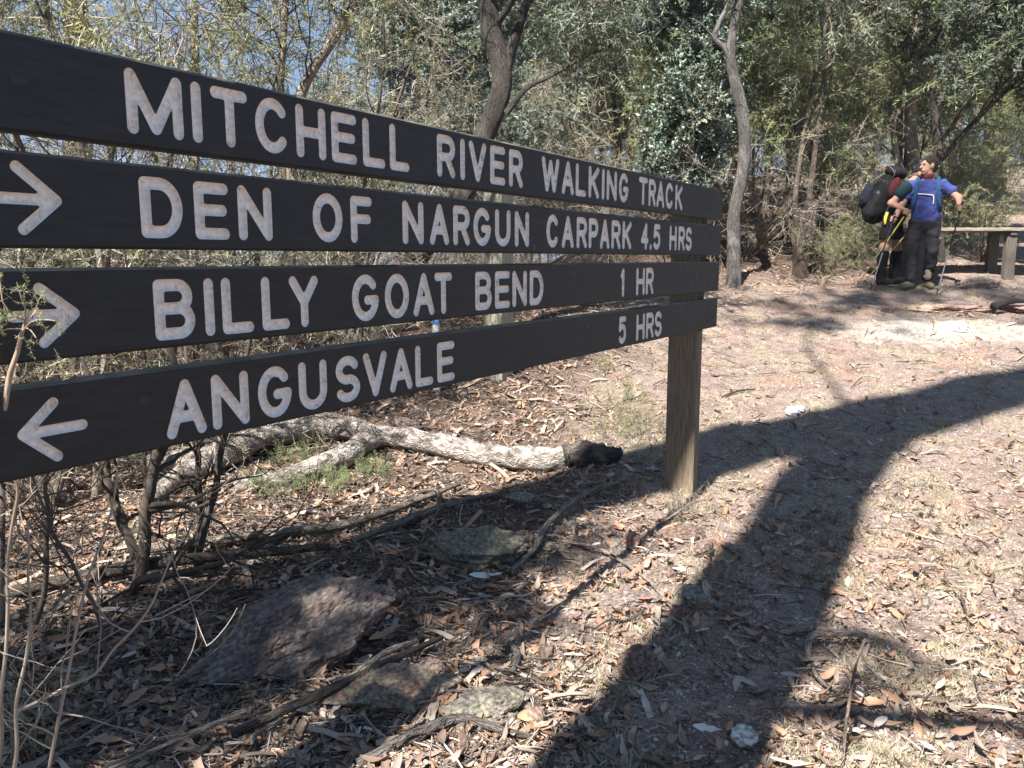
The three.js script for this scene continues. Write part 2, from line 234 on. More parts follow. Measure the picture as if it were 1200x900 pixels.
BOARDS.forEach((b, bi) => {
  const L = -SIGN_LEN + bi * 0.006, Rr = -b.end, ch = 0.006, th = 0.045, fy0 = b.y0 + ch, fy1 = b.y1 - ch, c = new Col(), fc = col(0.0135, 0.0175, 0.0185), h = b.y1 - b.y0;
  const topY = b.y1 - b.hi * h, botY = b.y1 - b.lo * h, work = [];
  for (const [chr, x, w] of b.text) {
    const a = -x / 1000, e = a + w / 1000, sx0 = a + R_STROKE, sx1 = e - R_STROKE, sy0 = botY + R_STROKE, sy1 = topY - R_STROKE;
    work.push([a - 0.0012, e + 0.0012, GLYPH[chr].map((s) => s.map(([u, v]) => [lerp(sx0, sx1, u), lerp(sy0, sy1, v)])), 'letter']);
  }
  const cy = [0, 1.772, 1.539, 1.299][bi];
  if (b.cut === 'right' && bi === 1) work.push([-4.64, -4.401, [[[-4.62, cy], [-4.419, cy]], [[-4.495, cy + 0.062], [-4.419, cy], [-4.49, cy - 0.06]]], 'arrow']);
  if (b.cut === 'right' && bi === 2) work.push([-4.554, -4.381, [[[-4.525, cy], [-4.399, cy]], [[-4.47, cy + 0.055], [-4.399, cy], [-4.468, cy - 0.056]]], 'arrow']);
  if (b.cut === 'left') work.push([-4.544, -4.386, [[[-4.527, cy], [-4.401, cy]], [[-4.461, cy + 0.057], [-4.527, cy], [-4.46, cy - 0.058]]], 'arrow']);
  work.sort((p, q) => p[0] - q[0]);
  const board = new THREE.Group(); board.name = 'board'; sign.add(board);
  let x = L + 0.004;
  for (const [a, e, st, nm] of work) { if (a > x) c.quad([x, fy0, 0], [a, fy0, 0], [a, fy1, 0], [x, fy1, 0], fc, [[x, fy0], [a, fy0], [a, fy1], [x, fy1]]); routed(c, st, Math.max(a, x), e, fy0, fy1, nm === 'arrow' ? 0.0115 : R_STROKE, nm, board); x = e; }
  c.quad([x, fy0, 0], [Rr - 0.004, fy0, 0], [Rr - 0.004, fy1, 0], [x, fy1, 0], fc, [[x, fy0], [Rr, fy0], [Rr, fy1], [x, fy1]]);
  // chamfered back, top, bottom and ends; the top arris is worn to bare grey wood
  const prof = [[0, fy0], [-ch, b.y0], [-th + ch, b.y0], [-th, fy0], [-th, fy1], [-th + ch, b.y1], [-ch * 0.8, b.y1], [0, fy1]], bare = col(0.2, 0.19, 0.155), x0 = L + 0.004, x1 = Rr - 0.004;
  for (let k = 0; k < 7; k++) for (let s = 0; s < 24; s++) { const p = prof[k], q = prof[k + 1], xa = lerp(x0, x1, s / 24), xb = lerp(x0, x1, (s + 1) / 24), cc = k >= 4 && (k < 6 || n2(xa * 1.7, bi * 9) > -0.5) ? bare.clone().multiplyScalar(0.75 + 0.35 * n2(xa * 3, bi * 5)) : fc; c.quad([xb, p[1], p[0]], [xa, p[1], p[0]], [xa, q[1], q[0]], [xb, q[1], q[0]], cc, [[xb, p[1]], [xa, p[1]], [xa, q[1] + 0.01], [xb, q[1] + 0.01]]); }
  for (const [xe, dx] of [[x0, -0.004], [x1, 0.004]]) { // bevelled ends
    const inset = prof.map(([z, y]) => [clamp(z, -th + 0.004, -0.004), clamp(y, b.y0 + 0.004, b.y1 - 0.004)]);
    for (let k = 0; k < 8; k++) { const p = prof[k], q = prof[(k + 1) % 8], pi = inset[k], qi = inset[(k + 1) % 8]; const A = [xe, p[1], p[0]], B = [xe, q[1], q[0]], C = [xe + dx, qi[1], qi[0]], D = [xe + dx, pi[1], pi[0]]; dx > 0 ? c.quad(A, D, C, B, fc) : c.quad(A, B, C, D, fc); }
    const m = c.vert(xe + dx, (b.y0 + b.y1) / 2, -th / 2, 0, 0, fc), ids = inset.map(([z, y]) => c.vert(xe + dx, y, z, z, y, fc));
    for (let k = 0; k < 8; k++) dx > 0 ? c.i.push(m, ids[(k + 1) % 8], ids[k]) : c.i.push(m, ids[k], ids[(k + 1) % 8]);
  }
  const fm = part('board_face', c.build(true), M.paint, board);
  // coach bolts and small knots
  for (const [bx, by] of [[-0.2 - 0.003 * bi, 0.7], [-0.225, 0.3], [-4.72, 0.7], [-4.72, 0.3]]) { const g = new THREE.CylinderGeometry(0.0065, 0.0075, 0.003, 10); g.rotateX(Math.PI / 2); g.translate(bx, b.y0 + by * h, 0.0014); part('bolt', g, boltMat(), board); }
});
{ // knots and old scratches in the paint
  const kn = new THREE.MeshStandardMaterial({ color: col(0.011, 0.011, 0.012), roughness: 0.45 }), sc = new THREE.MeshStandardMaterial({ color: col(0.2, 0.2, 0.19), roughness: 0.9 }), q = rngOf(77), bs = sign.children.filter((o) => o.name === 'board');
  const blob = (w, h) => { const s = new THREE.Shape(); for (let k = 0; k < 16; k++) { const a = k / 16 * 6.283, r = 0.85 + 0.3 * q(); k ? s.lineTo(Math.cos(a) * w * r, Math.sin(a) * h * r) : s.moveTo(w * r, 0); } return new THREE.ExtrudeGeometry(s, { depth: 0.0006, bevelEnabled: false }); };
  for (const [bi, x, y, w, h] of [[0, -4.475, 2.0, 0.018, 0.009], [0, -4.38, 1.94, 0.011, 0.007], [0, -3.42, 2.065, 0.008, 0.005], [0, -0.74, 2.06, 0.011, 0.008], [1, -1.45, 1.7, 0.008, 0.006], [2, -2.1, 1.585, 0.012, 0.007], [2, -3.72, 1.6, 0.007, 0.01], [3, -4.25, 1.33, 0.014, 0.01], [3, -1.95, 1.34, 0.012, 0.008], [3, -2.7, 1.25, 0.009, 0.006]]) { const g = blob(w, h); g.translate(x, y, 0); part('knot', g, kn, bs[bi]); }
  for (const [bi, x, y, l] of [[2, -0.62, 1.58, 0.045], [2, -0.53, 1.52, 0.05], [2, -0.46, 1.56, 0.06], [2, -0.19, 1.5, 0.03], [3, -0.7, 1.36, 0.03], [3, -1.3, 1.38, 0.02], [1, -2.45, 1.7, 0.025], [0, -1.5, 1.93, 0.03], [3, -4.6, 1.25, 0.04]]) { const g = blob(0.0016, l / 2); g.rotateZ((q() - 0.5) * 0.2); g.translate(x, y, 0); part('scratch', g, sc, bs[bi]); }
}
function boltMat() { return (boltMat.m ??= new THREE.MeshStandardMaterial({ color: col(0.03, 0.03, 0.03), metalness: 0.5, roughness: 0.6 })); }
function plankBox(c, x0, x1, y0, y1, z0, z1, cl, b = 0.004, du = 0, alongX = false) { // box with chamfered vertical-grain uv and bevelled edges
  const nrm = [[1, 0, 0], [-1, 0, 0], [0, 1, 0], [0, -1, 0], [0, 0, 1], [0, 0, -1]], lo = [x0, y0, z0], hi = [x1, y1, z1];
  const corner = (sx, sy, sz, ax) => [0, 1, 2].map((k) => { const s = [sx, sy, sz][k], v = s > 0 ? hi[k] : lo[k]; return k === ax ? v : v - s * b; });
  const uvOf = (p) => alongX ? [p[1] + p[2] * 0.9 + du, p[0]] : [p[0] + p[2] * 0.9 + du, p[1]];
  const face = (ps) => { const q = ps.map((p) => { const uv = uvOf(p); return c.vert(...p, uv[0], uv[1], cl); }); for (let k = 2; k < q.length; k++) c.i.push(q[0], q[k - 1], q[k]); };
  for (const n of nrm) { const ax = n.findIndex((v) => v), s = n[ax], [u, w] = [0, 1, 2].filter((k) => k !== ax); let ps = [[-1, -1], [1, -1], [1, 1], [-1, 1]].map(([a, d]) => { const q = [0, 0, 0]; q[ax] = s; q[u] = a; q[w] = d; return corner(...q, ax); }); if ((s > 0) === (ax === 1)) ps.reverse(); face(ps); }
  for (let a = 0; a < 3; a++) for (const s1 of [-1, 1]) for (const s2 of [-1, 1]) { const [u, w] = [0, 1, 2].filter((k) => k !== a), q = (e, ax) => { const t = [0, 0, 0]; t[a] = e; t[u] = s1; t[w] = s2; return corner(...t, ax); }; let ps = [q(-1, u), q(1, u), q(1, w), q(-1, w)]; face(ps); }
}
{ // posts behind the boards: 200 x 90 timbers
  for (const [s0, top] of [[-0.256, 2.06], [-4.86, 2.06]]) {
    const c = new Col(), wood = col(0.27, 0.215, 0.155), y0 = -0.35, y1 = top;
    plankBox(c, s0, s0 + 0.092, y0, y1, -0.247, -0.047, wood, 0.005, s0);
    const p = part('post', c.build(true), M.post, sign, 'weathered grey-brown squared timber post');
    const d = new Col(); plankBox(d, s0 + 0.004, s0 + 0.088, 1.19, y1 - 0.002, -0.0475, -0.0452, col(0.0135, 0.0175, 0.0185), 0.0008); // near-black strip on the post front, in the board colour
    part('dark_strip', d.build(true), M.paint, sign);
  }
}

// ---------- vegetation ----------
function leafInto(c, b, dir, side, len, wid, cl, fold = 0.25, bend = 0.15) {
  const up = V(0, 0, 0).crossVectors(side, dir).normalize();
  const at = (l, s, u) => { const q = V(b.x, b.y, b.z).addScaledVector(dir, l).addScaledVector(side, s).addScaledVector(up, u); return c.vert(q.x, q.y, q.z, s, l, cl); };
  const o = at(0, 0, 0), m = at(len * 0.45, 0, -wid * fold), l = at(len * 0.4, wid / 2, 0), r = at(len * 0.4, -wid / 2, 0), t = at(len, 0, -len * bend);
  c.i.push(o, r, m, o, m, l, l, m, t, m, r, t);
}
function rdir(rng) { const z = rng() * 2 - 1, a = rng() * 6.283, s = Math.sqrt(1 - z * z); return V(s * Math.cos(a), z, s * Math.sin(a)); }
function sprig(seed, { leaves = 14, stem = 0.35, len = 0.1, wid = 0.026, droop = 0.5, open = 0.8, a = [0.1, 0.13, 0.09], b = [0.06, 0.085, 0.055], stemC = [0.2, 0.15, 0.1], twigs = 1 } = {}) {
  const c = new Col(), rng = rngOf(seed), A = col(...a), B = col(...b);
  const pts = [], d = V(0, 1, 0), p = V(0, 0, 0); for (let k = 0; k < 4; k++) { pts.push([p.x, p.y, p.z, 0.0035 * (1 - k * 0.22) * Math.max(1, stem / 0.3)]); d.add(rdir(rng).multiplyScalar(0.3)).normalize(); p.addScaledVector(d, stem / 3); }
  c.tube(pts, 3, col(...stemC), { sub: 1, cap: false });
  for (let k = 0; k < leaves; k++) {
    const t = 0.15 + 0.85 * (k + rng() * 0.6) / leaves, f = t * 3, i = Math.min(2, f | 0), q = pts[i], w = pts[i + 1], s = f - i;
    const bp = V(lerp(q[0], w[0], s), lerp(q[1], w[1], s), lerp(q[2], w[2], s));
    const dir = rdir(rng).multiplyScalar(open).add(V(0, 0.35, 0)); dir.y -= droop * 0; dir.normalize();
    const side = V(0, 0, 0).crossVectors(dir, rdir(rng)).normalize();
    leafInto(c, bp, dir, side, len * (0.6 + rng() * 0.7), wid * (0.7 + rng() * 0.6), A.clone().lerp(B, rng()), 0.25, droop * 0.4 * rng());
  }
  return c.build();
}
const SP = {
  blue: [1, 2].map((s) => sprig(s, { leaves: 26, stem: 0.34, len: 0.058, wid: 0.026, a: [0.288, 0.348, 0.282], b: [0.144, 0.192, 0.144] })),
  gum: [3, 4].map((s) => sprig(s, { leaves: 24, stem: 0.42, len: 0.085, wid: 0.017, a: [0.276, 0.312, 0.210], b: [0.132, 0.168, 0.102] })),
  olive: [5, 6].map((s) => sprig(s, { leaves: 30, stem: 0.36, len: 0.06, wid: 0.008, a: [0.384, 0.384, 0.168], b: [0.204, 0.228, 0.090], open: 0.7 })),
  tea: [7, 8].map((s) => sprig(s, { leaves: 30, stem: 0.3, len: 0.035, wid: 0.006, a: [0.408, 0.408, 0.204], b: [0.216, 0.240, 0.108], open: 0.8, stemC: [0.36, 0.3, 0.22] })),
  dark: [9, 10].map((s) => sprig(s, { leaves: 26, stem: 0.36, len: 0.062, wid: 0.026, a: [0.11, 0.14, 0.09], b: [0.065, 0.09, 0.058] })),
  wattle: [11, 12].map((s) => sprig(s, { leaves: 28, stem: 0.45, len: 0.08, wid: 0.01, a: [0.360, 0.420, 0.168], b: [0.180, 0.240, 0.084], open: 0.75 })),
  straw: [13, 14].map((s) => sprig(s, { leaves: 12, stem: 0.4, len: 0.06, wid: 0.006, a: [0.504, 0.420, 0.288], b: [0.336, 0.264, 0.168], stemC: [0.36, 0.3, 0.23], open: 0.7 })),
};
const mtx = new THREE.Matrix4(), qt = new THREE.Quaternion(), qr = new THREE.Quaternion(), YUP = V(0, 1, 0), tc = col(1, 1, 1);
function crown(parent, anchors, kinds, n, seed, { spread = 0.25, s0 = 0.7, s1 = 1.3, gloss = false, name = 'crown', vary = 0.35, hang = 0.5 } = {}) {
  const rng = rngOf(seed), geos = kinds.flatMap((k) => SP[k]), per = Math.ceil(n / geos.length);
  geos.forEach((g) => {
    const im = new THREE.InstancedMesh(g, gloss ? M.leafGloss : M.leaf, per); im.name = name; im.userData.kind = 'stuff'; shade(im);
    for (let k = 0; k < per; k++) {
      const [p, d] = anchors[Math.min(anchors.length - 1, Math.floor(rng() * anchors.length))];
      const dir = d.clone().multiplyScalar(0.9).add(rdir(rng).multiplyScalar(0.8)); dir.y -= hang; dir.normalize();
      qt.setFromUnitVectors(YUP, dir); qr.setFromAxisAngle(YUP, rng() * 6.28); qt.multiply(qr);
      const s = s0 + (s1 - s0) * rng(); mtx.compose(p.clone().add(rdir(rng).multiplyScalar(spread * Math.cbrt(rng()))), qt, V(s, s, s)); im.setMatrixAt(k, mtx);
      const v = 1 - vary + 2 * vary * rng(), w = (rng() - 0.5) * 0.2; im.setColorAt(k, tc.setRGB(v * (1 + w), v, v * (1 - w)));
    }
    parent.add(im);
  });
}
function grow(c, p, dir, len, r, lvl, anch, rng, o) {
  const n = 5, pts = [[p.x, p.y, p.z, r]], d = dir.clone().normalize(), cur = p.clone(), kids = [];
  for (let k = 1; k <= n; k++) {
    d.add(rdir(rng).multiplyScalar(o.wig ?? 0.35)); d.y += (o.up ?? 0.08); d.normalize(); cur.addScaledVector(d, len / n);
    pts.push([cur.x, cur.y, cur.z, Math.max(r * (1 - 0.8 * k / n), o.rMin ?? 0.003)]);
    if (lvl > 0 && k >= 2) { const m = o.kids ?? 1; for (let q = 0; q < m; q++) if (rng() < (o.p ?? 0.85)) kids.push([cur.clone(), d.clone().multiplyScalar(0.6).add(rdir(rng)).normalize(), pts[k][3]]); }
    if (lvl <= (o.leafLvl ?? 0) && k >= 2) anch.push([cur.clone(), d.clone()]);
  }
  c.tube(pts, r > 0.05 ? 8 : r > 0.014 ? 5 : 3, o.color, { sub: r > 0.014 ? 2 : 1, cap: false });
  for (const [q, kd, kr] of kids) grow(c, q, kd, len * (0.45 + 0.3 * rng()), Math.max(kr * 0.65, o.rMin ?? 0.003), lvl - 1, anch, rng, o);
}
function along(pts, t) { const f = t * (pts.length - 1), i = Math.min(pts.length - 2, Math.floor(f)), s = f - i, a = pts[i], b = pts[i + 1]; return [V(lerp(a[0], b[0], s), lerp(a[1], b[1], s), lerp(a[2], b[2], s)), V(b[0] - a[0], b[1] - a[1], b[2] - a[2]).normalize(), lerp(a[3], b[3], s)]; }
// a tree given by its stems in world coordinates; the group stands at the foot of the first stem
function tree({ name = 'gum_tree', label, group, stems, bark, sides = 14, wob = 0.16, boughs = [], seed = 1, kinds = ['gum'], leaves = 800, spread, scale = [0.7, 1.3], gloss, lvl = 1, o = {}, single = true, hang, vary }) {
  const f = stems[0][0], g = thing(name, label, 'tree', [f[0], f[1], f[2]], 0, group), rng = rngOf(seed), T = new Col(), anch = [];
  const loc = stems.map((s) => s.map(([x, y, z, r]) => [x - f[0], y - f[1], z - f[2], r]));
  loc.forEach((s, k) => T.tube(s, sides, bark, { sub: 5, wob, wobF: 7, cap: true }));
  for (const [si, t0, t1, n, len, rr] of boughs) { let Br = new Col(); for (let k = 0; k < n; k++) { const [p, d, r] = along(loc[si], lerp(t0, t1, (k + rng()) / n)); const dir = rdir(rng); dir.y = Math.abs(dir.y) * 0.6 + 0.15; grow(Br, p, dir.add(d.multiplyScalar(0.5)), len * (0.6 + 0.7 * rng()), Math.min(rr, r * 0.6), lvl, anch, rng, { color: typeof bark === 'function' ? col(0.2, 0.17, 0.14) : bark, ...o }); if (single) { part('branch', Br.build(), M.bark, g); Br = new Col(); } } if (!single) part('branches', Br.build(), M.bark, g); }
  part('trunk', T.build(), M.bark, g);
  if (anch.length && leaves) crown(g, anch, kinds, leaves, seed + 77, { spread: spread ?? 0.22, s0: scale[0], s1: scale[1], gloss, hang, vary });
  return g;
}
const barkMix = (a, b, f = 3, bias = 0) => { const A = col(...a), B = col(...b); return (p, ca, sa) => A.clone().lerp(B, sstep(-0.25, 0.25, bias + fbm3(p.x * f + ca * 0.4, p.y * f * 0.7, p.z * f + sa * 0.4, 3))); };
const darkBark = barkMix([0.06, 0.05, 0.045], [0.13, 0.112, 0.1]), greyBark = barkMix([0.15, 0.138, 0.13], [0.3, 0.285, 0.275]), paleBark = barkMix([0.33, 0.27, 0.235], [0.52, 0.47, 0.42]), brownBark = barkMix([0.12, 0.09, 0.07], [0.25, 0.2, 0.165]);
const foot = (x, z, r, dy = -0.12) => [x, H(x, z) + dy, z, r];

// trees one can follow from foot to fork
tree({ label: 'leaning dark-barked gum tree rising behind the middle of the sign', seed: 21, bark: darkBark, stems: [
  [foot(-1.5, -8.8, 0.184), [-1.3, 1.1, -8.8, 0.147], [-0.99, 1.68, -8.8, 0.122], [-0.49, 2.34, -8.8, 0.113], [-0.31, 2.85, -8.8, 0.110], [-0.1, 3.4, -8.8, 0.104], [-0.19, 3.9, -8.8, 0.101], [-0.26, 4.3, -8.8, 0.098], [-0.4, 5.4, -8.7, 0.074], [-0.2, 7, -8.9, 0.043]],
  [[-0.12, 3.36, -8.8, 0.074], [0.0, 3.75, -8.78, 0.052], [0.1, 4.05, -8.75, 0.046], [0.3, 4.6, -8.7, 0.037], [0.8, 6, -8.6, 0.018]],
  [[-0.06, 3.12, -8.75, 0.037], [0.16, 3.36, -8.7, 0.024], [0.39, 3.47, -8.7, 0.020], [0.78, 3.67, -8.65, 0.014], [1.34, 3.9, -8.6, 0.007]],
  [[-0.2, 3.95, -8.8, 0.043], [-0.02, 4.12, -8.6, 0.031], [0.06, 4.3, -8.5, 0.022], [0.5, 4.9, -8.3, 0.013]]], boughs: [[0, 0.72, 1, 7, 1.5, 0.04], [1, 0.5, 1, 5, 1.1, 0.03], [2, 0.5, 1, 4, 0.45, 0.012]], kinds: ['gum'], leaves: 620, lvl: 1 });
tree({ label: 'slender pale pink-grey gum trunk standing behind the dark-leaved sapling', seed: 22, bark: paleBark, sides: 10, stems: [
  [foot(2.55, -16, 0.114), [2.52, 3.21, -16, 0.099], [2.62, 4.37, -16, 0.090], [2.75, 5.44, -16, 0.084], [2.96, 6.33, -16, 0.072], [3.1, 7.4, -16, 0.060], [3.2, 10, -16, 0.030]]], boughs: [[0, 0.45, 1, 9, 1.8, 0.04]], kinds: ['gum'], leaves: 420 });
tree({ label: 'grey forked gum tree with a kinked limb standing just beyond the sign end', seed: 23, bark: greyBark, stems: [
  [foot(3.12, -11.7, 0.111), [3.09, 1.9, -11.7, 0.091], [3.08, 2.28, -11.7, 0.086], [3.19, 2.97, -11.7, 0.084], [3.13, 3.64, -11.7, 0.080], [3.0, 4.09, -11.7, 0.075], [2.95, 4.36, -11.7, 0.064], [2.96, 4.64, -11.7, 0.053], [3.03, 5.07, -11.7, 0.048], [3.1, 6, -11.7, 0.034], [3.3, 8, -11.6, 0.016]],
  [[2.97, 4.28, -11.7, 0.048], [2.85, 4.45, -11.68, 0.039], [2.71, 4.58, -11.66, 0.034], [2.76, 4.75, -11.65, 0.033], [2.86, 4.95, -11.65, 0.030], [2.98, 5.25, -11.6, 0.027], [2.9, 6.4, -11.5, 0.014]],
  [[2.72, 4.56, -11.66, 0.016], [2.5, 4.75, -11.6, 0.011], [2.35, 4.82, -11.6, 0.005]]], boughs: [[0, 0.8, 1, 6, 1.3, 0.03], [1, 0.75, 1, 3, 1.0, 0.02]], kinds: ['gum', 'blue'], leaves: 260 });
{
  const t = tree({ label: 'twin-stemmed brown gum tree with a sawn-off third stem at its foot', seed: 24, bark: brownBark, sides: 12, stems: [
    [foot(4.27, -12.3, 0.133), [4.23, 1.6, -12.3, 0.104], [4.19, 2.09, -12.3, 0.099], [4.16, 2.3, -12.3, 0.074]],
    [[4.15, 2.05, -12.3, 0.048], [4.12, 2.5, -12.3, 0.039], [4.18, 3.27, -12.3, 0.036], [4.31, 4.21, -12.3, 0.033], [4.49, 5.25, -12.3, 0.029], [4.7, 7, -12.3, 0.020]],
    [[4.22, 2.05, -12.28, 0.048], [4.3, 2.45, -12.26, 0.039], [4.39, 3.51, -12.3, 0.037], [4.46, 4.33, -12.3, 0.036], [4.65, 5.25, -12.3, 0.029], [4.9, 7, -12.3, 0.020]]], boughs: [[1, 0.5, 1, 6, 1.1, 0.025], [2, 0.5, 1, 6, 1.2, 0.025]], kinds: ['gum'], leaves: 260 });
  const c = new Col(); c.tube([[0.03, 0.55, 0.02, 0.1], [0.06, 0.85, 0.05, 0.1], [0.07, 1.2, 0.07, 0.1]], 12, col(0.09, 0.075, 0.065), { sub: 4, wob: 0.18, wobF: 7 }); part('cut_stem', c.build(), M.bark, t);
}
tree({ label: 'thick pale-barked gum tree standing behind the two hikers', seed: 25, bark: barkMix([0.3, 0.26, 0.23], [0.72, 0.66, 0.6], 2.2, 0.12), stems: [
  [foot(6.84, -14.5, 0.149), [6.82, 2.57, -14.5, 0.118], [6.83, 3.28, -14.5, 0.108], [6.74, 3.84, -14.5, 0.102], [6.75, 4.81, -14.5, 0.093], [6.78, 5.9, -14.5, 0.081], [6.9, 8, -14.5, 0.050]],
  [[6.8, 2.65, -14.45, 0.062], [6.66, 3.0, -14.4, 0.059], [6.5, 3.35, -14.4, 0.053], [6.3, 4.2, -14.3, 0.037], [6.1, 5.5, -14.2, 0.019]]], boughs: [[0, 0.55, 1, 9, 1.6, 0.04], [1, 0.4, 1, 4, 1, 0.02]], kinds: ['gum'], leaves: 420 });
tree({ name: 'wattle_tree', label: 'spreading dark shade tree with dense deep-green crown beside the picnic table', seed: 26, bark: darkBark, stems: [
  [foot(6.75, -13.2, 0.094), [6.66, 2.4, -13.2, 0.069], [6.61, 3.01, -13.2, 0.066], [6.56, 3.52, -13.2, 0.061], [6.46, 4.15, -13.2, 0.055], [6.5, 5.0, -13.2, 0.044], [6.7, 6.6, -13.1, 0.022]],
  [[6.6, 3.1, -13.2, 0.044], [6.85, 3.45, -13.15, 0.039], [7.09, 3.75, -13.1, 0.036], [7.5, 4.2, -13, 0.030], [8.3, 5, -12.8, 0.019], [9.2, 5.6, -12.5, 0.011]],
  [[6.6, 3.4, -13.2, 0.033], [6.9, 4.1, -12.8, 0.028], [7.4, 4.9, -12.4, 0.022], [7.9, 6.2, -12.1, 0.011]]], boughs: [[0, 0.85, 1, 3, 1.3, 0.03], [1, 0.35, 1, 16, 1.6, 0.03], [2, 0.35, 1, 13, 1.6, 0.025]], kinds: ['dark', 'dark', 'dark', 'wattle'], leaves: 4400, spread: 0.35, scale: [0.8, 1.5], lvl: 1 });
tree({ label: 'shaggy grey ironbark trunk beside the uphill track', seed: 27, bark: barkMix([0.14, 0.12, 0.11], [0.27, 0.25, 0.235], 4), stems: [
  [foot(12.6, -22, 0.223), [12.53, 4.55, -22, 0.180], [12.44, 6.02, -22, 0.167], [12.25, 7.3, -22, 0.149], [11.9, 9.3, -22, 0.112], [11.8, 12, -22, 0.050]]], boughs: [[0, 0.4, 1, 12, 2, 0.05]], kinds: ['gum'], leaves: 500, wob: 0.25 });
tree({ label: 'thick dark furrowed trunk above the left end of the top board', seed: 28, bark: darkBark, stems: [
  [foot(-4.95, -9.5, 0.192), [-4.88, 2.2, -9.5, 0.160], [-4.79, 3.54, -9.5, 0.140], [-4.74, 4.43, -9.5, 0.128], [-4.7, 6, -9.5, 0.096], [-4.6, 9, -9.5, 0.040]]], boughs: [[0, 0.6, 1, 8, 1.5, 0.04]], kinds: ['gum'], leaves: 350 });

// two big gums behind the camera on the left; their trunks cross in the sun and throw the Y-shaped shadow on the track
tree({ label: 'big leaning gum tree behind the left end of the sign, its shadow crossing the post', seed: 29, bark: greyBark, stems: [
  [foot(-3.75, 0.6, 0.5), [-3.72, 1.92, 0.6, 0.4], [-3.68, 4.48, 0.6, 0.39], [-3.65, 6.40, 0.55, 0.385], [-3.4, 7.81, 0.35, 0.38], [-2.52, 9.47, 0.2, 0.37], [-1.4, 10.56, 0.13, 0.36], [-0.25, 11.90, 0.13, 0.36], [1.05, 13.70, 0.2, 0.3], [2.2, 16.13, 0.3, 0.2], [3, 19.20, 0.4, 0.08]],
  [[-3.6, 4.7, 0.5, 0.12], [-3.3, 5.1, 0.2, 0.08], [-2.9, 5.4, -0.1, 0.05], [-2.4, 5.6, -0.3, 0.02]],
  [[-3.7, 4.4, 0.6, 0.1], [-4.1, 4.7, 0.5, 0.07], [-4.5, 5.0, 0.4, 0.04], [-4.8, 5.1, 0.3, 0.02]],
  [[-1.4, 10.56, 0.13, 0.035], [-1.5, 11.4, -0.5, 0.028], [-1.6, 12.3, -1.2, 0.022], [-1.0, 13, -2.1, 0.02], [0.0, 13.5, -2.6, 0.016], [0.9, 13.9, -3.0, 0.01]],
  [[0.6, 13.06, 0.18, 0.08], [1.2, 13.18, 0.9, 0.05], [1.7, 13.31, 1.9, 0.03], [2.2, 13.57, 2.8, 0.015]]],
  boughs: [[0, 0.18, 0.29, 14, 0.8, 0.03], [1, 0.3, 1, 8, 0.7, 0.02], [2, 0.3, 1, 7, 0.7, 0.02], [0, 0.84, 1, 10, 1.8, 0.05], [3, 0.4, 1, 15, 1.0, 0.02], [4, 0.5, 1, 2, 0.8, 0.01]], kinds: ['gum'], leaves: 3000, lvl: 1 });
tree({ label: 'straight grey gum tree beside the photographer, its trunk shadow running up the track', seed: 30, bark: greyBark, stems: [
  [foot(-1.55, 0.85, 0.42), [-1.56, 1.92, 0.84, 0.335], [-1.6, 4.99, 0.79, 0.325], [-1.65, 7.74, 0.73, 0.315], [-1.72, 9.73, 0.72, 0.31], [-1.5, 11.01, 0.68, 0.3], [-0.71, 12.42, 0.62, 0.27], [0.5, 14.98, 0.63, 0.2], [1.4, 17.92, 0.6, 0.07]],
  [[-1.6, 5.50, 0.79, 0.07], [-1.1, 6.02, 1.2, 0.05], [-0.5, 6.40, 1.6, 0.03], [0.1, 6.66, 1.8, 0.012]]], boughs: [[0, 0.86, 1, 8, 1.6, 0.05], [1, 0.5, 1, 3, 0.6, 0.012]], kinds: ['gum'], leaves: 420, lvl: 1 });

// prototypes for the bush behind, set out as individual trees and shrubs
const rB = rngOf(404);
function sapling(name, label, group, kinds, { h = 5, r = 0.07, leaves = 900, width = 1.4, low = 0.12, seed = 1, bark = greyBark, gloss, scale = [0.8, 1.4], n = 16, lean = 0.3, multi = 1, spread = 0.35, lvl = 1, cat = 'tree', hang, vary }) {
  const stems = [], rng = rngOf(seed);
  for (let m = 0; m < multi; m++) { const lx = (rng() - 0.5) * lean * (multi > 1 ? 3 : 1), lz = (rng() - 0.5) * lean * (multi > 1 ? 3 : 1), s = []; for (let k = 0; k <= 5; k++) { const t = k / 5; s.push([lx * t * h * 0.3 + (rng() - 0.5) * 0.12 * t * h * 0.4, -0.15 + h * t * (1 - 0.15 * m * rng()), lz * t * h * 0.3 + (rng() - 0.5) * 0.12 * t * h * 0.4, Math.max(r * (1 - 0.85 * t), 0.006)]); } stems.push(s); }
  const boughs = stems.map((_, i) => [i, low, 0.98, Math.ceil(n / multi), width, r * 0.4]);
  const g = tree({ name, label, group, seed, kinds, leaves, bark, sides: 8, stems, boughs, spread, scale, gloss, lvl, o: { p: 0.7 }, hang, vary, single: false });
  g.userData.category = cat; return g;
}
function scatter(proto, spots, label, group) { spots.forEach(([x, zf, s, own], k) => { const y = H(x, -zf); if (!k) { proto.position.set(x, y, -zf); proto.rotation.y = rB() * 6.28; proto.scale.setScalar(s); } else copyOf(proto, [x, y, -zf], rB() * 6.28, s, own ?? label, group); }); }
const row = (list) => list.map(([u, zf, s, own]) => [u * zf, zf, s, own]);
scatter(sapling('young_gum', 'young blue-green gum tree in the bush behind the sign', 'young blue-green gums', ['blue'], { h: 5.2, leaves: 2300, width: 1.3, seed: 31, spread: 0.4 }), row([[-0.14, 12.5, 1.0], [-0.02, 13.5, 1.1], [0.07, 17, 1.25], [0.18, 22, 1.3], [0.3, 19, 1.15], [0.36, 27, 1.4], [-0.08, 21, 1.2], [-0.2, 25, 1.0], [0.03, 28, 1.5]]));
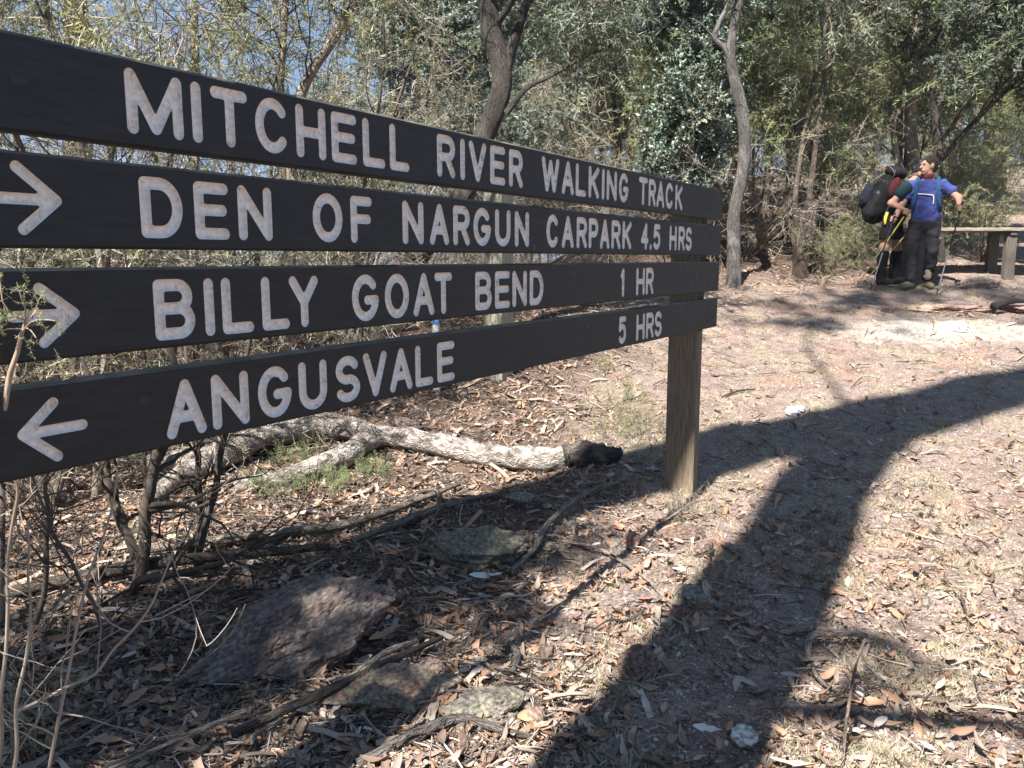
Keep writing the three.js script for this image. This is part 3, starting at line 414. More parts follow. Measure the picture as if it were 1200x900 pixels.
scatter(sapling('tall_gum', 'tall thin-crowned gum tree in the bush behind', 'tall gums in the bush', ['gum'], { h: 11, r: 0.16, leaves: 2000, width: 2.2, low: 0.25, seed: 32, bark: paleBark, n: 18, spread: 0.5 }), row([[0.12, 24, 1.05], [0.42, 25, 1], [0.26, 31, 1.2], [-0.06, 33, 1.1], [0.52, 30, 1], [0.62, 34, 1.2]]));
scatter(sapling('olive_tree', 'yellow-green fine-leaved wattle in the bush behind the sign', 'yellow-green wattles', ['wattle', 'olive'], { h: 4.4, leaves: 2300, width: 1.3, low: 0.08, seed: 33, bark: brownBark, multi: 2, spread: 0.4 }), row([[0.13, 14.5, 1.0], [0.33, 15, 0.95], [0.36, 13.8, 1.1, 'yellow-green wattle between the twin-stemmed tree and the pale gum'], [0.46, 16.5, 1.3], [0.02, 18, 1.0], [-0.2, 17, 0.7], [0.22, 16.5, 1.0], [0.56, 20, 1.1], [0.49, 23, 1.1], [0.1, 20, 1.2], [0.6, 33, 1.2], [0.75, 34, 1.2]]));
scatter(sapling('dark_gum', 'dark glossy-leaved young gum between the pale trunk and forked tree', null, ['dark', 'blue'], { h: 4.3, leaves: 2400, width: 0.85, low: 0.2, seed: 34, bark: greyBark, gloss: true, spread: 0.3, scale: [0.8, 1.4] }), [[2.75, 13.2, 1.0]]);
scatter(sapling('tea_tree', 'wispy tea-tree shrub with bare lower twigs behind the sign', 'tea-tree shrubs', ['tea', 'straw'], { h: 3.4, r: 0.035, leaves: 680, width: 0.9, low: 0.1, seed: 35, bark: barkMix([0.2, 0.15, 0.11], [0.36, 0.3, 0.24]), multi: 4, lean: 0.8, spread: 0.22, n: 28, cat: 'shrub' }), [[-3.4, 6.2, 1.05], [-2.5, 7.6, 1.1], [-4.1, 7.8, 0.95], [-1.9, 9.6, 1.1], [-0.4, 11.2, 0.9], [-4.6, 5.4, 1.0], [-2.9, 5.0, 0.85], [1.4, 13, 0.85, 'wispy tea-tree shrub beside the dark glossy-leaved young gum'], [5.3, 15, 0.9, 'wispy tea-tree shrub between the twin-stemmed tree and the hikers'], [4.9, 17, 1.1, 'wispy tea-tree shrub farther back behind the twin-stemmed tree'], [-6.3, 13.5, 0.7]]);
scatter(sapling('dry_brush', 'tangle of dry straw-coloured brush', 'dry brush', ['straw'], { h: 1.7, r: 0.016, leaves: 480, width: 0.7, low: 0.02, seed: 36, bark: barkMix([0.24, 0.19, 0.15], [0.4, 0.34, 0.27]), multi: 7, lean: 2.4, spread: 0.12, n: 42, cat: 'shrub', scale: [0.6, 1.1] }), [[-2.2, 5.8, 0.9], [-3.2, 7.0, 1], [-1.4, 7.6, 0.8], [-4.2, 6.2, 0.9], [3.7, 13.3, 0.9, 'dry straw brush between the forked tree and the twin-stemmed tree'], [5.2, 13.6, 0.8, 'dry straw brush between the twin-stemmed tree and the hikers'], [3.9, 13.6, 1.1], [2.3, 12.4, 0.8, 'dry straw brush at the foot of the dark glossy-leaved gum'], [-0.2, 9.8, 0.7], [1.2, 11.2, 0.75], [-2.6, 8.8, 1.1], [-5.2, 8.0, 1.1], [0.4, 12.5, 1], [-0.9, 10.4, 0.8], [2.9, 14.2, 1.1]]);
scatter(sapling('low_bush', 'low yellow-green bush beside the uphill track', 'low bushes beside the track', ['olive', 'tea'], { h: 0.9, r: 0.014, leaves: 420, width: 0.5, low: 0.05, seed: 37, bark: brownBark, multi: 5, lean: 1.6, spread: 0.15, n: 20, cat: 'shrub', scale: [0.6, 1] }), [[7.35, 13.1, 1], [7.7, 14.6, 1], [8.6, 16.4, 1.2], [10.2, 19, 1.4], [5.2, 12.6, 0.7, 'low green bush just behind the stooping hiker'], [11.2, 21, 1.5], [4.6, 12.2, 0.6, 'low green bush at the foot of the twin-stemmed tree']]);
// the far wood, one mass
{
  const rng = rngOf(909), an = []; for (let k = 0; k < 900; k++) { const u = -1 + 2.1 * rng(), zf = 36 + 50 * rng(), x = u * zf, top = (u < 0 ? 1.2 : 4) + (u < 0 ? 1.5 : 3.5) * rng(); an.push([V(x, H(x, -zf) + top * Math.pow(rng(), 0.8), -zf), rdir(rng)]); }
  const g = new THREE.Group(); g.name = 'far_wood'; tag(g, 'grey-green mass of gum forest far behind the track', 'forest', null, 'stuff'); scene.add(g);
  crown(g, an, ['gum', 'blue'], 7000, 910, { spread: 1.6, s0: 2.4, s1: 4.2, name: 'foliage' });
}
// saplings leaning behind the left half of the sign
for (const [lb, sd, st] of [
  ['slim pale sapling stem rising straight above the word MITCHELL', 51, [[-1.78, 0.1, -6.5, 0.04], [-1.76, 1.15, -6.5, 0.034], [-1.74, 2.95, -6.5, 0.028], [-1.68, 3.55, -6.5, 0.026], [-1.6, 5, -6.5, 0.012]]],
  ['slim pale sapling stem slanting to the right above the word MITCHELL', 52, [[-1.9, 0.1, -6.4, 0.05], [-1.73, 1.54, -6.5, 0.045], [-1.6, 2.85, -6.5, 0.04], [-1.31, 3.31, -6.5, 0.036], [-1.0, 3.8, -6.5, 0.03], [-0.4, 5, -6.5, 0.012]]],
  ['thin brown sapling stem behind the left part of the sign', 53, [[-2.7, 0.2, -7, 0.045], [-2.69, 1.11, -7, 0.04], [-2.55, 3.31, -7, 0.03], [-2.55, 4.2, -7, 0.02], [-2.5, 5.5, -7, 0.01]]],
  ['crooked thin sapling above the left end of the sign', 54, [[-2.7, 0.1, -5.2, 0.03], [-2.5, 1.4, -5.1, 0.024], [-2.62, 2.9, -5, 0.018], [-2.66, 3.05, -5, 0.016], [-2.5, 3.6, -5, 0.01]]]])
  tree({ name: 'sapling', label: lb, seed: sd, bark: barkMix([0.36, 0.3, 0.24], [0.52, 0.45, 0.37]), sides: 7, stems: [st], boughs: [[0, 0.35, 0.98, 12, 0.8, 0.01]], kinds: ['tea', 'olive'], leaves: 420, spread: 0.15, o: { up: 0.02 }, hang: 0.4 });

// ---------- shrub below the sign, dead twigs in front ----------
function twigThing(name, label, category, stems, color, o = {}) {
  const f = stems[0][0], g = thing(name, label, category, [f[0], f[1], f[2]], 0, o.group), c = new Col(), rng = rngOf(o.seed ?? 3), anch = [];
  for (const s0 of stems) { const s = []; s0.forEach((q, k) => { if (k) { const p = s0[k - 1], L = Math.hypot(q[0] - p[0], q[1] - p[1], q[2] - p[2]) * 0.03; for (const t of [0.33, 0.67]) s.push([lerp(p[0], q[0], t) + (rng() - 0.5) * 2 * L, lerp(p[1], q[1], t) + (rng() - 0.5) * L, lerp(p[2], q[2], t) + (rng() - 0.5) * 2 * L, lerp(p[3], q[3], t)]); } s.push(q); }); const l = s.map(([x, y, z, r]) => [x - f[0], y - f[1], z - f[2], r]); c.tube(l, 6, color, { sub: 4, wob: 0.1, wobF: 20 }); for (let k = 0; k < (o.side ?? 5); k++) { const [p, d, r] = along(l, (o.t0 ?? 0.25) + (0.97 - (o.t0 ?? 0.25)) * rng()); const dir = d.multiplyScalar(0.7).add(rdir(rng)); grow(c, p, dir, (o.len ?? 0.3) * (0.5 + rng()), Math.max(0.0022, r * 0.55), o.lvl ?? 1, anch, rng, { color, up: o.up ?? 0.05, rMin: 0.0013, wig: o.wig ?? 0.4, p: o.p ?? 0.55 }); } }
  part(o.partName ?? 'stems', c.build(), M.twig, g);
  if (o.leaves) crown(g, anch, o.kinds, o.leaves, 99 + (o.seed ?? 1), { spread: 0.04, s0: o.s0 ?? 0.25, s1: o.s1 ?? 0.5, name: 'foliage' });
  return g;
}
twigThing('shrub', 'dark-stemmed straggly shrub growing beneath the boards at the left', 'shrub', [
  [foot(-1.86, -3.9, 0.035), [-1.79, 0.43, -3.9, 0.03], [-1.71, 0.77, -3.92, 0.026], [-1.62, 1.1, -3.95, 0.02], [-1.7, 1.6, -4, 0.012]],
  [foot(-1.8, -3.95, 0.03), [-1.95, 0.4, -3.95, 0.024], [-2.05, 0.9, -4, 0.016], [-2.1, 1.3, -4, 0.01]],
  [foot(-1.72, -4.15, 0.024), [-1.59, 0.34, -4.2, 0.02], [-1.5, 0.71, -4.2, 0.017], [-1.42, 1.0, -4.25, 0.012], [-1.3, 1.5, -4.3, 0.008]],
  [foot(-1.66, -4.2, 0.022), [-1.64, 0.52, -4.2, 0.018], [-1.64, 0.84, -4.2, 0.014], [-1.7, 1.3, -4.3, 0.008]],
  [foot(-1.9, -3.8, 0.022), [-1.75, 0.16, -3.7, 0.02], [-1.4, 0.22, -3.75, 0.014], [-1.1, 0.34, -3.8, 0.008]]], col(0.075, 0.058, 0.046), { seed: 61, side: 16, len: 0.45, lvl: 1, leaves: 160, kinds: ['olive'] });
twigThing('shrub', 'leafless dark twiggy shrub at the left edge under the lowest board', 'shrub', [
  [foot(-2.3, -3.5, 0.02), [-2.25, 0.4, -3.5, 0.016], [-2.2, 0.9, -3.5, 0.01], [-2.2, 1.3, -3.5, 0.006]],
  [foot(-2.15, -3.45, 0.016), [-2.0, 0.35, -3.4, 0.012], [-1.95, 0.7, -3.35, 0.008], [-1.9, 1.0, -3.3, 0.005]],
  [foot(-1.6, -3.1, 0.012), [-1.65, 0.3, -3.1, 0.009], [-1.75, 0.6, -3.05, 0.006], [-1.8, 0.9, -3, 0.004]]], col(0.12, 0.095, 0.075), { seed: 62, side: 20, len: 0.4, lvl: 2, leaves: 120, kinds: ['tea'] });
twigThing('dead_shrub', 'pale dead shrub of forking bare twigs in front of the left arrows', 'shrub', [
  [foot(-1.36, -1.95, 0.0067), [-1.3, 0.45, -1.95, 0.0060], [-1.24, 0.8, -1.93, 0.0049], [-1.17, 1.12, -1.9, 0.0037], [-1.19, 1.26, -1.88, 0.0030]],
  [foot(-1.33, -1.9, 0.0060), [-1.22, 0.45, -1.88, 0.0053], [-1.14, 0.85, -1.86, 0.0037], [-1.13, 1.05, -1.86, 0.0026]],
  [foot(-1.3, -2.0, 0.0053), [-1.15, 0.5, -1.95, 0.0045], [-1.03, 0.9, -1.93, 0.0034], [-0.94, 1.15, -1.92, 0.0023]],
  [[-1.22, 0.55, -1.9, 0.0045], [-1.05, 0.62, -1.95, 0.0037], [-0.92, 0.78, -2.0, 0.0026], [-0.86, 0.95, -2.05, 0.0015]]], col(0.4, 0.33, 0.26), { seed: 63, side: 6, len: 0.22, lvl: 1, up: 0.12, wig: 0.25 });
twigThing('green_sprig', 'brown stem tipped with small green leaves in front of the middle arrow', 'plant', [
  [foot(-1.22, -1.62, 0.008), [-1.17, 0.7, -1.62, 0.0075], [-1.07, 1.2, -1.63, 0.007], [-1.0, 1.42, -1.63, 0.006], [-0.965, 1.5, -1.62, 0.0045], [-0.945, 1.555, -1.62, 0.0025]]], col(0.36, 0.27, 0.2), { seed: 64, side: 8, t0: 0.78, len: 0.07, lvl: 0, leaves: 36, kinds: ['olive'], s0: 0.1, s1: 0.2, partName: 'stem' });
twigThing('green_sprig', 'pale leafy weed in the bottom left corner beside dead twigs', 'plant', [
  [foot(-1.62, -2.45, 0.006), [-1.6, 0.2, -2.45, 0.005], [-1.57, 0.34, -2.44, 0.003]], [foot(-1.58, -2.5, 0.005), [-1.55, 0.15, -2.5, 0.004], [-1.5, 0.27, -2.5, 0.002]]], col(0.25, 0.24, 0.14), { seed: 65, side: 5, len: 0.12, lvl: 0, leaves: 60, kinds: ['tea'], s0: 0.2, s1: 0.45 });

// ---------- rocks ----------
function rockGeo(seed, sx, sy, sz, cl, cl2, { detail = 5, rough = 0.22, flat = 0.0, lean = 0, cuts = 7 } = {}) {
  const g = new THREE.IcosahedronGeometry(1, Math.max(3, detail * 4)), p = g.attributes.position, rng = rngOf(seed), pl = [];
  for (let k = 0; k < cuts; k++) pl.push([rdir(rng), 0.62 + 0.3 * rng()]);
  const n = p.count, cc = new Float32Array(n * 3), uv = new Float32Array(n * 2), q = V(0, 0, 0), A = col(...cl), B = col(...cl2), t = col(0, 0, 0);
  for (let k = 0; k < n; k++) {
    q.fromBufferAttribute(p, k).normalize(); let r = 1;
    for (const [d, h] of pl) { const dt = q.dot(d); if (dt > 0.05) r = Math.min(r, h / dt); }
    r *= 1 + rough * fbm3(q.x * 1.6 + seed, q.y * 1.6, q.z * 1.6, 5) + rough * 0.12 * fbm3(q.x * 11, q.y * 16 + seed, q.z * 11, 3);
    const x = q.x * r, y = q.y * r, z = q.z * r; p.setXYZ(k, (x + lean * y) * sx, y * sy, z * sz);
    t.copy(A).lerp(B, sstep(-0.05, 0.22, fbm3(q.x * 3 + seed * 2, q.y * 3, q.z * 3, 5))); cc.set([t.r, t.g, t.b], k * 3); uv.set([x * sx + y * sy * 0.25, z * sz - y * sy * 0.9], k * 2);
  }
  g.setAttribute('color', new THREE.BufferAttribute(cc, 3)); g.setAttribute('uv', new THREE.BufferAttribute(uv, 2));
  const m = mergeSmooth(g); return m;
}
function mergeSmooth(g) { // weld the icosphere so that it shades smoothly
  const p = g.attributes.position, map = new Map(), idx = [], keep = []; for (let k = 0; k < p.count; k++) { const s = `${Math.round(p.getX(k) * 1e5)},${Math.round(p.getY(k) * 1e5)},${Math.round(p.getZ(k) * 1e5)}`; if (!map.has(s)) { map.set(s, keep.length); keep.push(k); } idx.push(map.get(s)); }
  const o = new THREE.BufferGeometry(); for (const [nm, w] of [['position', 3], ['uv', 2], ['color', 3]]) { const a = g.attributes[nm].array, b = new Float32Array(keep.length * w); keep.forEach((k, i) => { for (let j = 0; j < w; j++) b[i * w + j] = a[k * w + j]; }); o.setAttribute(nm, new THREE.BufferAttribute(b, w)); } o.setIndex(idx); o.computeVertexNormals(); return o;
}
const purple = [0.2, 0.15, 0.14], brownR = [0.24, 0.165, 0.125], lichen = [0.26, 0.262, 0.2], greyR = [0.3, 0.27, 0.25], redR = [0.42, 0.27, 0.21], paleR = [0.5, 0.42, 0.35];
function rock(label, x, zf, s, y, turn, cA, cB, o = {}) { const m = solo('rock', rockGeo(o.seed ?? Math.round(x * 97 + zf * 31) & 255, s[0], s[1], s[2], cA, cB, o), M.rock, label, 'rock', o.group); m.position.set(x, H(x, -zf) + y, -zf); m.rotation.set(o.rx ?? 0, turn, o.rz ?? 0); return m; }
rock('large wedge-shaped purple-brown boulder in the shade of the sign', -0.97, 3.24, [0.46, 0.2, 0.3], 0.06, 0.2, [0.17, 0.14, 0.13], [0.27, 0.24, 0.215], { detail: 15, lean: 0.35, rz: 0.2, seed: 7, rough: 0.2 });
rock('long moss-and-lichen covered rock lying beneath the sign', -0.2, 4.3, [0.3, 0.13, 0.16], 0.05, -0.35, lichen, [0.2, 0.19, 0.15], { detail: 7, seed: 12, rz: 0.1 });
rock('pointed reddish-brown stone against the mossy rock', 0.06, 4.32, [0.085, 0.1, 0.06], 0.05, 0.4, brownR, purple, { seed: 13, rz: 0.1, cuts: 9 });
rock('small brown stone wedged beside the pointed stone', -0.05, 4.27, [0.05, 0.05, 0.05], 0.03, 0, brownR, purple, { seed: 14 });
rock('flat pale-lichened stone in the shadow under the sign', 0.07, 5.15, [0.11, 0.05, 0.09], 0.03, 0, lichen, greyR, { seed: 15 });
rock('low reddish-brown rock with lichen at the bottom of the picture beside leaves', -0.44, 2.86, [0.27, 0.09, 0.15], 0.02, 0.2, brownR, lichen, { detail: 7, seed: 16 });
rock('flat grey-green lichened rock beside the low reddish-brown rock', -0.1, 2.78, [0.17, 0.055, 0.13], 0.02, 0.5, lichen, greyR, { detail: 7, seed: 17 });
rock('squarish brown stone at the edge of the forked tree shadow', 0.5, 3.12, [0.085, 0.075, 0.07], 0.035, 0.3, brownR, purple, { seed: 18, cuts: 9 });
rock('rounded stone with pale lichen cap at the edge of the forked shadow', 0.84, 3.72, [0.09, 0.06, 0.08], 0.025, 0.1, greyR, lichen, { seed: 19 });
rock('small dark stone on the low reddish-brown rock', -0.3, 2.95, [0.05, 0.05, 0.045], 0.08, 0, purple, brownR, { seed: 20 });
rock('dark stone behind the fallen log, next to a twin', -1.22, 6.35, [0.16, 0.1, 0.12], 0.06, 0.2, [0.12, 0.095, 0.09], purple, { seed: 21 });
rock('dark stone behind the fallen log, the broader of two', -0.88, 6.4, [0.19, 0.085, 0.12], 0.05, -0.2, [0.12, 0.095, 0.09], purple, { seed: 22 });
rock('pale sunlit slab of stone beside the hiker in blue', 6.4, 11.45, [0.33, 0.11, 0.17], 0.02, 0.25, [0.42, 0.34, 0.28], [0.5, 0.42, 0.35], { detail: 6, seed: 23, rz: 0.12 });
rock('flat reddish outcrop on the track below the hikers', 5.45, 10.35, [0.55, 0.07, 0.28], 0.0, 0.1, redR, paleR, { detail: 6, seed: 24 });
rock('broad pinkish outcrop on the track in front of the picnic table', 6.55, 10.3, [0.6, 0.08, 0.3], 0.0, -0.1, [0.46, 0.31, 0.26], paleR, { detail: 6, seed: 25 });
rock('red-brown flat stone lying beside the foot of the sign post', 0.98, 4.6, [0.14, 0.04, 0.07], 0.02, 0.1, brownR, purple, { seed: 26 });
rock('small upright reddish stone in front of the sign post', 0.66, 4.4, [0.055, 0.07, 0.045], 0.03, 0.3, redR, brownR, { seed: 27 });
rock('brownish lump of stone on the litter in front of the post', 0.42, 4.45, [0.1, 0.06, 0.07], 0.02, 0.6, purple, brownR, { seed: 28 });
rock('round brown stone half way between post and forked shadow', 1.02, 4.25, [0.06, 0.05, 0.05], 0.02, 0.6, brownR, greyR, { seed: 29 });
rock('smooth grey-purple stone sunk in sunlit dirt beneath the sign', 0.55, 3.72, [0.17, 0.04, 0.12], 0.005, 0.1, [0.27, 0.21, 0.19], greyR, { seed: 30 });
{
  const rng = rngOf(71), protos = [0, 1, 2, 3].map((k) => [rockGeo(80 + k, 0.05, 0.036, 0.043, [brownR, purple, greyR, redR][k], [purple, greyR, lichen, paleR][k], { detail: 2 })]);
  for (let k = 0; k < 46; k++) { const zf = 2.5 + 4.2 * Math.pow(rng(), 1.3), x = (rng() * 1.1 - 0.55) * zf, s = 0.35 + 0.75 * rng(), m = solo('small_stone', protos[k % 4][0], M.rock, 'small loose stone on the leaf litter', 'stone', 'small loose stones on the litter'); m.position.set(x, H(x, -zf) + 0.012 * s, -zf); m.rotation.set(rng(), rng() * 6, rng()); m.scale.setScalar(s); }
}

// ---------- fallen logs and sticks ----------
const gP = (x, zf, dy, r) => [x, H(x, -zf) + dy, -zf, r];
const logC = barkMix([0.3, 0.265, 0.235], [0.54, 0.49, 0.44], 6);
{
  const g = thing('fallen_log', 'long pale weathered log lying behind the sign with a dark broken end', 'log', [0, 0, 0]);
  const c = new Col(); c.tube([gP(-1.85, 5.35, 0.040, 0.046), gP(-1.5, 5.5, 0.080, 0.065), gP(-1.2, 5.75, 0.096, 0.076), gP(-1.0, 6.05, 0.104, 0.080), gP(-0.6, 5.98, 0.080, 0.084), gP(-0.2, 5.85, 0.072, 0.084), gP(0.15, 5.82, 0.064, 0.087), gP(0.4, 5.85, 0.064, 0.091)], 16, logC, { sub: 8, wob: 0.35, wobF: 6 }); part('log_body', c.build(), M.bark, g);
  const e = new Col(); e.tube([gP(0.36, 5.85, 0.068, 0.082), gP(0.5, 5.87, 0.068, 0.095), gP(0.66, 5.9, 0.064, 0.087), gP(0.8, 5.95, 0.048, 0.046)], 16, barkMix([0.07, 0.06, 0.05], [0.2, 0.17, 0.145], 9), { sub: 7, wob: 0.75, wobF: 9 }); part('broken_end', e.build(), M.bark, g, 'dark broken end');  // end piece coloured darker than the log body
}
{
  const g = thing('fallen_log', 'stout forked pale log behind the left part of the sign', 'log', [0, 0, 0]);
  const c = new Col(); c.tube([gP(-2.5, 5.55, 0.064, 0.091), gP(-2.1, 5.7, 0.104, 0.106), gP(-1.75, 6.05, 0.160, 0.106), gP(-1.45, 6.2, 0.136, 0.099), gP(-1.1, 6.15, 0.096, 0.084), gP(-0.9, 6.12, 0.080, 0.061)], 16, logC, { sub: 8, wob: 0.35, wobF: 5 }); part('log_body', c.build(), M.bark, g);
  const e = new Col(); e.tube([gP(-2.05, 5.72, 0.096, 0.076), gP(-2.2, 5.4, 0.080, 0.068), gP(-2.3, 5.05, 0.048, 0.046)], 12, logC, { sub: 6, wob: 0.3, wobF: 6 }); part('side_limb', e.build(), M.bark, g);
}
function stick(label, pts, cl, o = {}) { const c = new Col(); c.tube(pts, 7, col(...cl), { sub: 6, wob: 0.3, wobF: 18, cap0: true }); if (o.fork) for (const f of o.fork) c.tube(f, 5, col(...cl), { sub: 5, wob: 0.3, wobF: 18 }); return solo('fallen_stick', c.build(), M.bark, label, 'stick', o.group); }
const palS = [0.42, 0.35, 0.29], grS = [0.28, 0.24, 0.21], dkS = [0.1, 0.08, 0.065], brS = [0.2, 0.14, 0.1];
stick('long crooked grey stick running up beside the mossy rock to the post', [gP(0.0, 4.08, 0.02, 0.016), gP(0.12, 4.3, 0.06, 0.018), gP(0.22, 4.65, 0.06, 0.016), gP(0.5, 5.1, 0.07, 0.015), gP(0.72, 5.25, 0.09, 0.012), gP(0.9, 5.2, 0.13, 0.008)], grS, { fork: [[gP(0.05, 4.12, 0.02, 0.01), gP(0.1, 3.95, 0.03, 0.009), gP(0.02, 3.82, 0.02, 0.006)]] });
stick('thin pale stick lying across sunlit dirt in front of the post', [gP(0.28, 4.42, 0.04, 0.008), gP(0.45, 4.3, 0.04, 0.009), gP(0.66, 3.95, 0.03, 0.008), gP(0.76, 3.5, 0.02, 0.006), gP(0.85, 3.25, 0.02, 0.004)], palS);
stick('forked pale twig leaning against the foot of the sign post', [gP(0.86, 4.72, 0.02, 0.006), gP(0.98, 4.8, 0.06, 0.007), gP(1.1, 4.88, 0.12, 0.006), gP(1.18, 4.9, 0.135, 0.004)], palS, { fork: [[gP(1.0, 4.81, 0.07, 0.004), gP(0.97, 4.82, 0.16, 0.003), gP(0.95, 4.82, 0.22, 0.002)]] });
stick('twisted dark root at the bottom edge below the lichened rock', [gP(-0.5, 2.45, 0.02, 0.02), gP(-0.32, 2.58, 0.04, 0.024), gP(-0.18, 2.68, 0.04, 0.02), gP(-0.02, 2.62, 0.03, 0.014), gP(0.08, 2.6, 0.02, 0.008)], [0.16, 0.14, 0.125]);
stick('upright slender twig standing in the grass at lower right', [gP(1.05, 2.42, -0.05, 0.006), gP(1.11, 2.55, 0.12, 0.006), gP(1.2, 2.7, 0.28, 0.005), gP(1.24, 2.74, 0.34, 0.004)], [0.34, 0.27, 0.22]);
stick('curved grey stick ending at the upright slender twig', [gP(1.2, 3.15, 0.02, 0.014), gP(1.26, 3.28, 0.06, 0.016), gP(1.4, 3.28, 0.07, 0.015), gP(1.5, 3.3, 0.06, 0.01)], grS, { fork: [[gP(1.22, 3.2, 0.03, 0.01), gP(1.2, 3.02, 0.03, 0.009), gP(1.28, 2.88, 0.01, 0.006)]] });
stick('hooked pale stick behind the sign shadow, near the log', [gP(-0.9, 4.5, 0.03, 0.02), gP(-0.55, 4.8, 0.05, 0.022), gP(-0.3, 5.05, 0.04, 0.018), gP(-0.1, 5.25, 0.03, 0.012)], grS, { fork: [[gP(-0.45, 4.9, 0.05, 0.014), gP(-0.48, 5.1, 0.08, 0.012), gP(-0.6, 5.2, 0.04, 0.008)]] });
stick('long brown branch lying below the left board end', [gP(-2.0, 4.3, 0.05, 0.025), gP(-1.5, 4.5, 0.07, 0.03), gP(-1.0, 4.7, 0.06, 0.026), gP(-0.6, 5.0, 0.06, 0.02), gP(-0.35, 5.35, 0.05, 0.012)], [0.3, 0.25, 0.2]);
stick('thick dark branch lying along the ground among the shrub stems', [gP(-2.4, 3.75, 0.06, 0.03), gP(-1.8, 3.95, 0.1, 0.032), gP(-1.35, 4.15, 0.09, 0.028), gP(-1.0, 4.35, 0.06, 0.02)], dkS);
stick('short stub of branch with pale ends beside the lichened rock', [gP(0.0, 3.05, 0.02, 0.014), gP(0.02, 3.2, 0.04, 0.016), gP(-0.01, 3.32, 0.03, 0.012)], grS);
stick('dark stick slanting across the litter right of the boulder', [gP(-0.95, 2.6, 0.04, 0.018), gP(-0.65, 2.85, 0.07, 0.018), gP(-0.42, 3.15, 0.06, 0.014), gP(-0.3, 3.35, 0.04, 0.01)], dkS);
stick('pale broken branch in front of the boulder', [gP(-0.62, 2.9, 0.06, 0.013), gP(-0.5, 3.08, 0.08, 0.014), gP(-0.4, 3.25, 0.07, 0.012)], palS);
stick('long thin pale twig arching up in the bottom left corner', [gP(-1.5, 2.42, 0.02, 0.005), gP(-1.38, 2.55, 0.08, 0.006), gP(-1.2, 2.75, 0.14, 0.005), gP(-1.05, 2.92, 0.26, 0.004), gP(-1.0, 2.95, 0.36, 0.003)], palS, { fork: [[gP(-1.2, 2.75, 0.14, 0.004), gP(-1.22, 2.7, 0.26, 0.003), gP(-1.28, 2.68, 0.34, 0.002)], [gP(-1.08, 2.9, 0.22, 0.003), gP(-1.16, 2.9, 0.28, 0.002), gP(-1.2, 2.88, 0.31, 0.0015)]] });
stick('smooth pale stick pointing right at the bottom left edge', [gP(-1.25, 2.35, 0.06, 0.006), gP(-1.02, 2.52, 0.1, 0.009), gP(-0.9, 2.6, 0.12, 0.011)], palS);
stick('bow-shaped thin twig near the bottom left corner', [gP(-1.6, 2.7, 0.03, 0.005), gP(-1.45, 2.72, 0.09, 0.005), gP(-1.36, 2.66, 0.07, 0.005), gP(-1.33, 2.55, 0.02, 0.004)], palS);
stick('charred stub of wood lying on the reddish outcrop', [gP(5.85, 10.1, 0.1, 0.05), gP(5.95, 10.12, 0.14, 0.055), gP(6.1, 10.15, 0.15, 0.035), gP(6.3, 10.15, 0.15, 0.015)], [0.04, 0.035, 0.03]);
stick('short dark stick lying alone on the dry track', [gP(1.85, 7.2, 0.02, 0.008), gP(2.0, 7.3, 0.025, 0.01), gP(2.2, 7.4, 0.02, 0.006)], dkS);
stick('pale broken stump of wood at the edge of the brush', [gP(4.2, 11.3, -0.02, 0.06), gP(4.22, 11.28, 0.12, 0.045), gP(4.3, 11.25, 0.2, 0.02)], [0.55, 0.42, 0.28], { fork: [[gP(4.2, 11.3, 0.03, 0.04), gP(4.12, 11.26, 0.18, 0.02)]] });
{
  const rng = rngOf(72);
  for (let k = 0; k < 70; k++) { const zf = 2.45 + 3.6 * Math.pow(rng(), 1.2), x = (-0.62 + 0.9 * Math.pow(rng(), 1.1)) * zf, L = 0.12 + 0.4 * rng() * rng() + 0.08 * rng(), an = rng() * 6.28, pts = []; const bend = (rng() - 0.5) * 1.6, r = 0.0035 + 0.008 * rng() * rng(); for (let q = 0; q <= 3; q++) { const a = an + bend * q / 3; const px = x + Math.cos(a) * L * q / 3, pz = zf + Math.sin(a) * L * q / 3; pts.push(gP(px, pz, 0.02 + 0.035 * rng(), r * (1 - 0.2 * q))); } stick('loose thin stick lying in the leaf litter', pts, [palS, grS, dkS, brS][k % 4], { group: 'loose thin sticks in the litter' }); }
}
// ---------- litter ----------
function leafGeo(seed, L, W, curl, cA) { // curled fallen leaf, slightly folded along the rib
  const rng = rngOf(seed), c = new Col(), n = 6, A = col(...cA);
  for (let k = 0; k <= n; k++) { const t = k / n, w = W * Math.pow(Math.sin(Math.PI * Math.min(0.98, 0.04 + t * 0.94)), 0.75) * (1 - 0.3 * t), a = (t - 0.5) * curl, x = (t - 0.5) * L, y = curl * (t - 0.5) * (t - 0.5) * L * 0.9 + 0.004, tw = (rng() - 0.5) * 0.3 + curl * 0.3 * t; for (const s of [-1, 0, 1]) c.vert(x, y + (s ? Math.abs(s) * w * (0.28 + tw * s) : 0), s * w / 2 + Math.sin(t * 3) * L * 0.06, t, s, s ? A : A.clone().multiplyScalar(1.12)); }
  for (let k = 0; k < n; k++) for (const s of [0, 1]) { const a = k * 3 + s; c.i.push(a, a + 1, a + 3, a + 1, a + 4, a + 3); }
  return c.build();
}
const LEAFS = [[0.25, 0.145, 0.09], [0.33, 0.19, 0.115], [0.24, 0.18, 0.14], [0.34, 0.27, 0.205], [0.15, 0.1, 0.07], [0.36, 0.32, 0.28]].map((c, k) => leafGeo(200 + k, [0.09, 0.1, 0.09, 0.075, 0.09, 0.06][k], [0.032, 0.038, 0.026, 0.03, 0.03, 0.026][k], [0.9, 0.5, 1.2, 0.3, 0.8, 0.4][k], c));
const slopeQ = (x, z, q) => { const e = 0.05, n = V(-(H(x + e, z) - H(x - e, z)) / (2 * e), 1, -(H(x, z + e) - H(x, z - e)) / (2 * e)).normalize(); return q.setFromUnitVectors(YUP, n); };
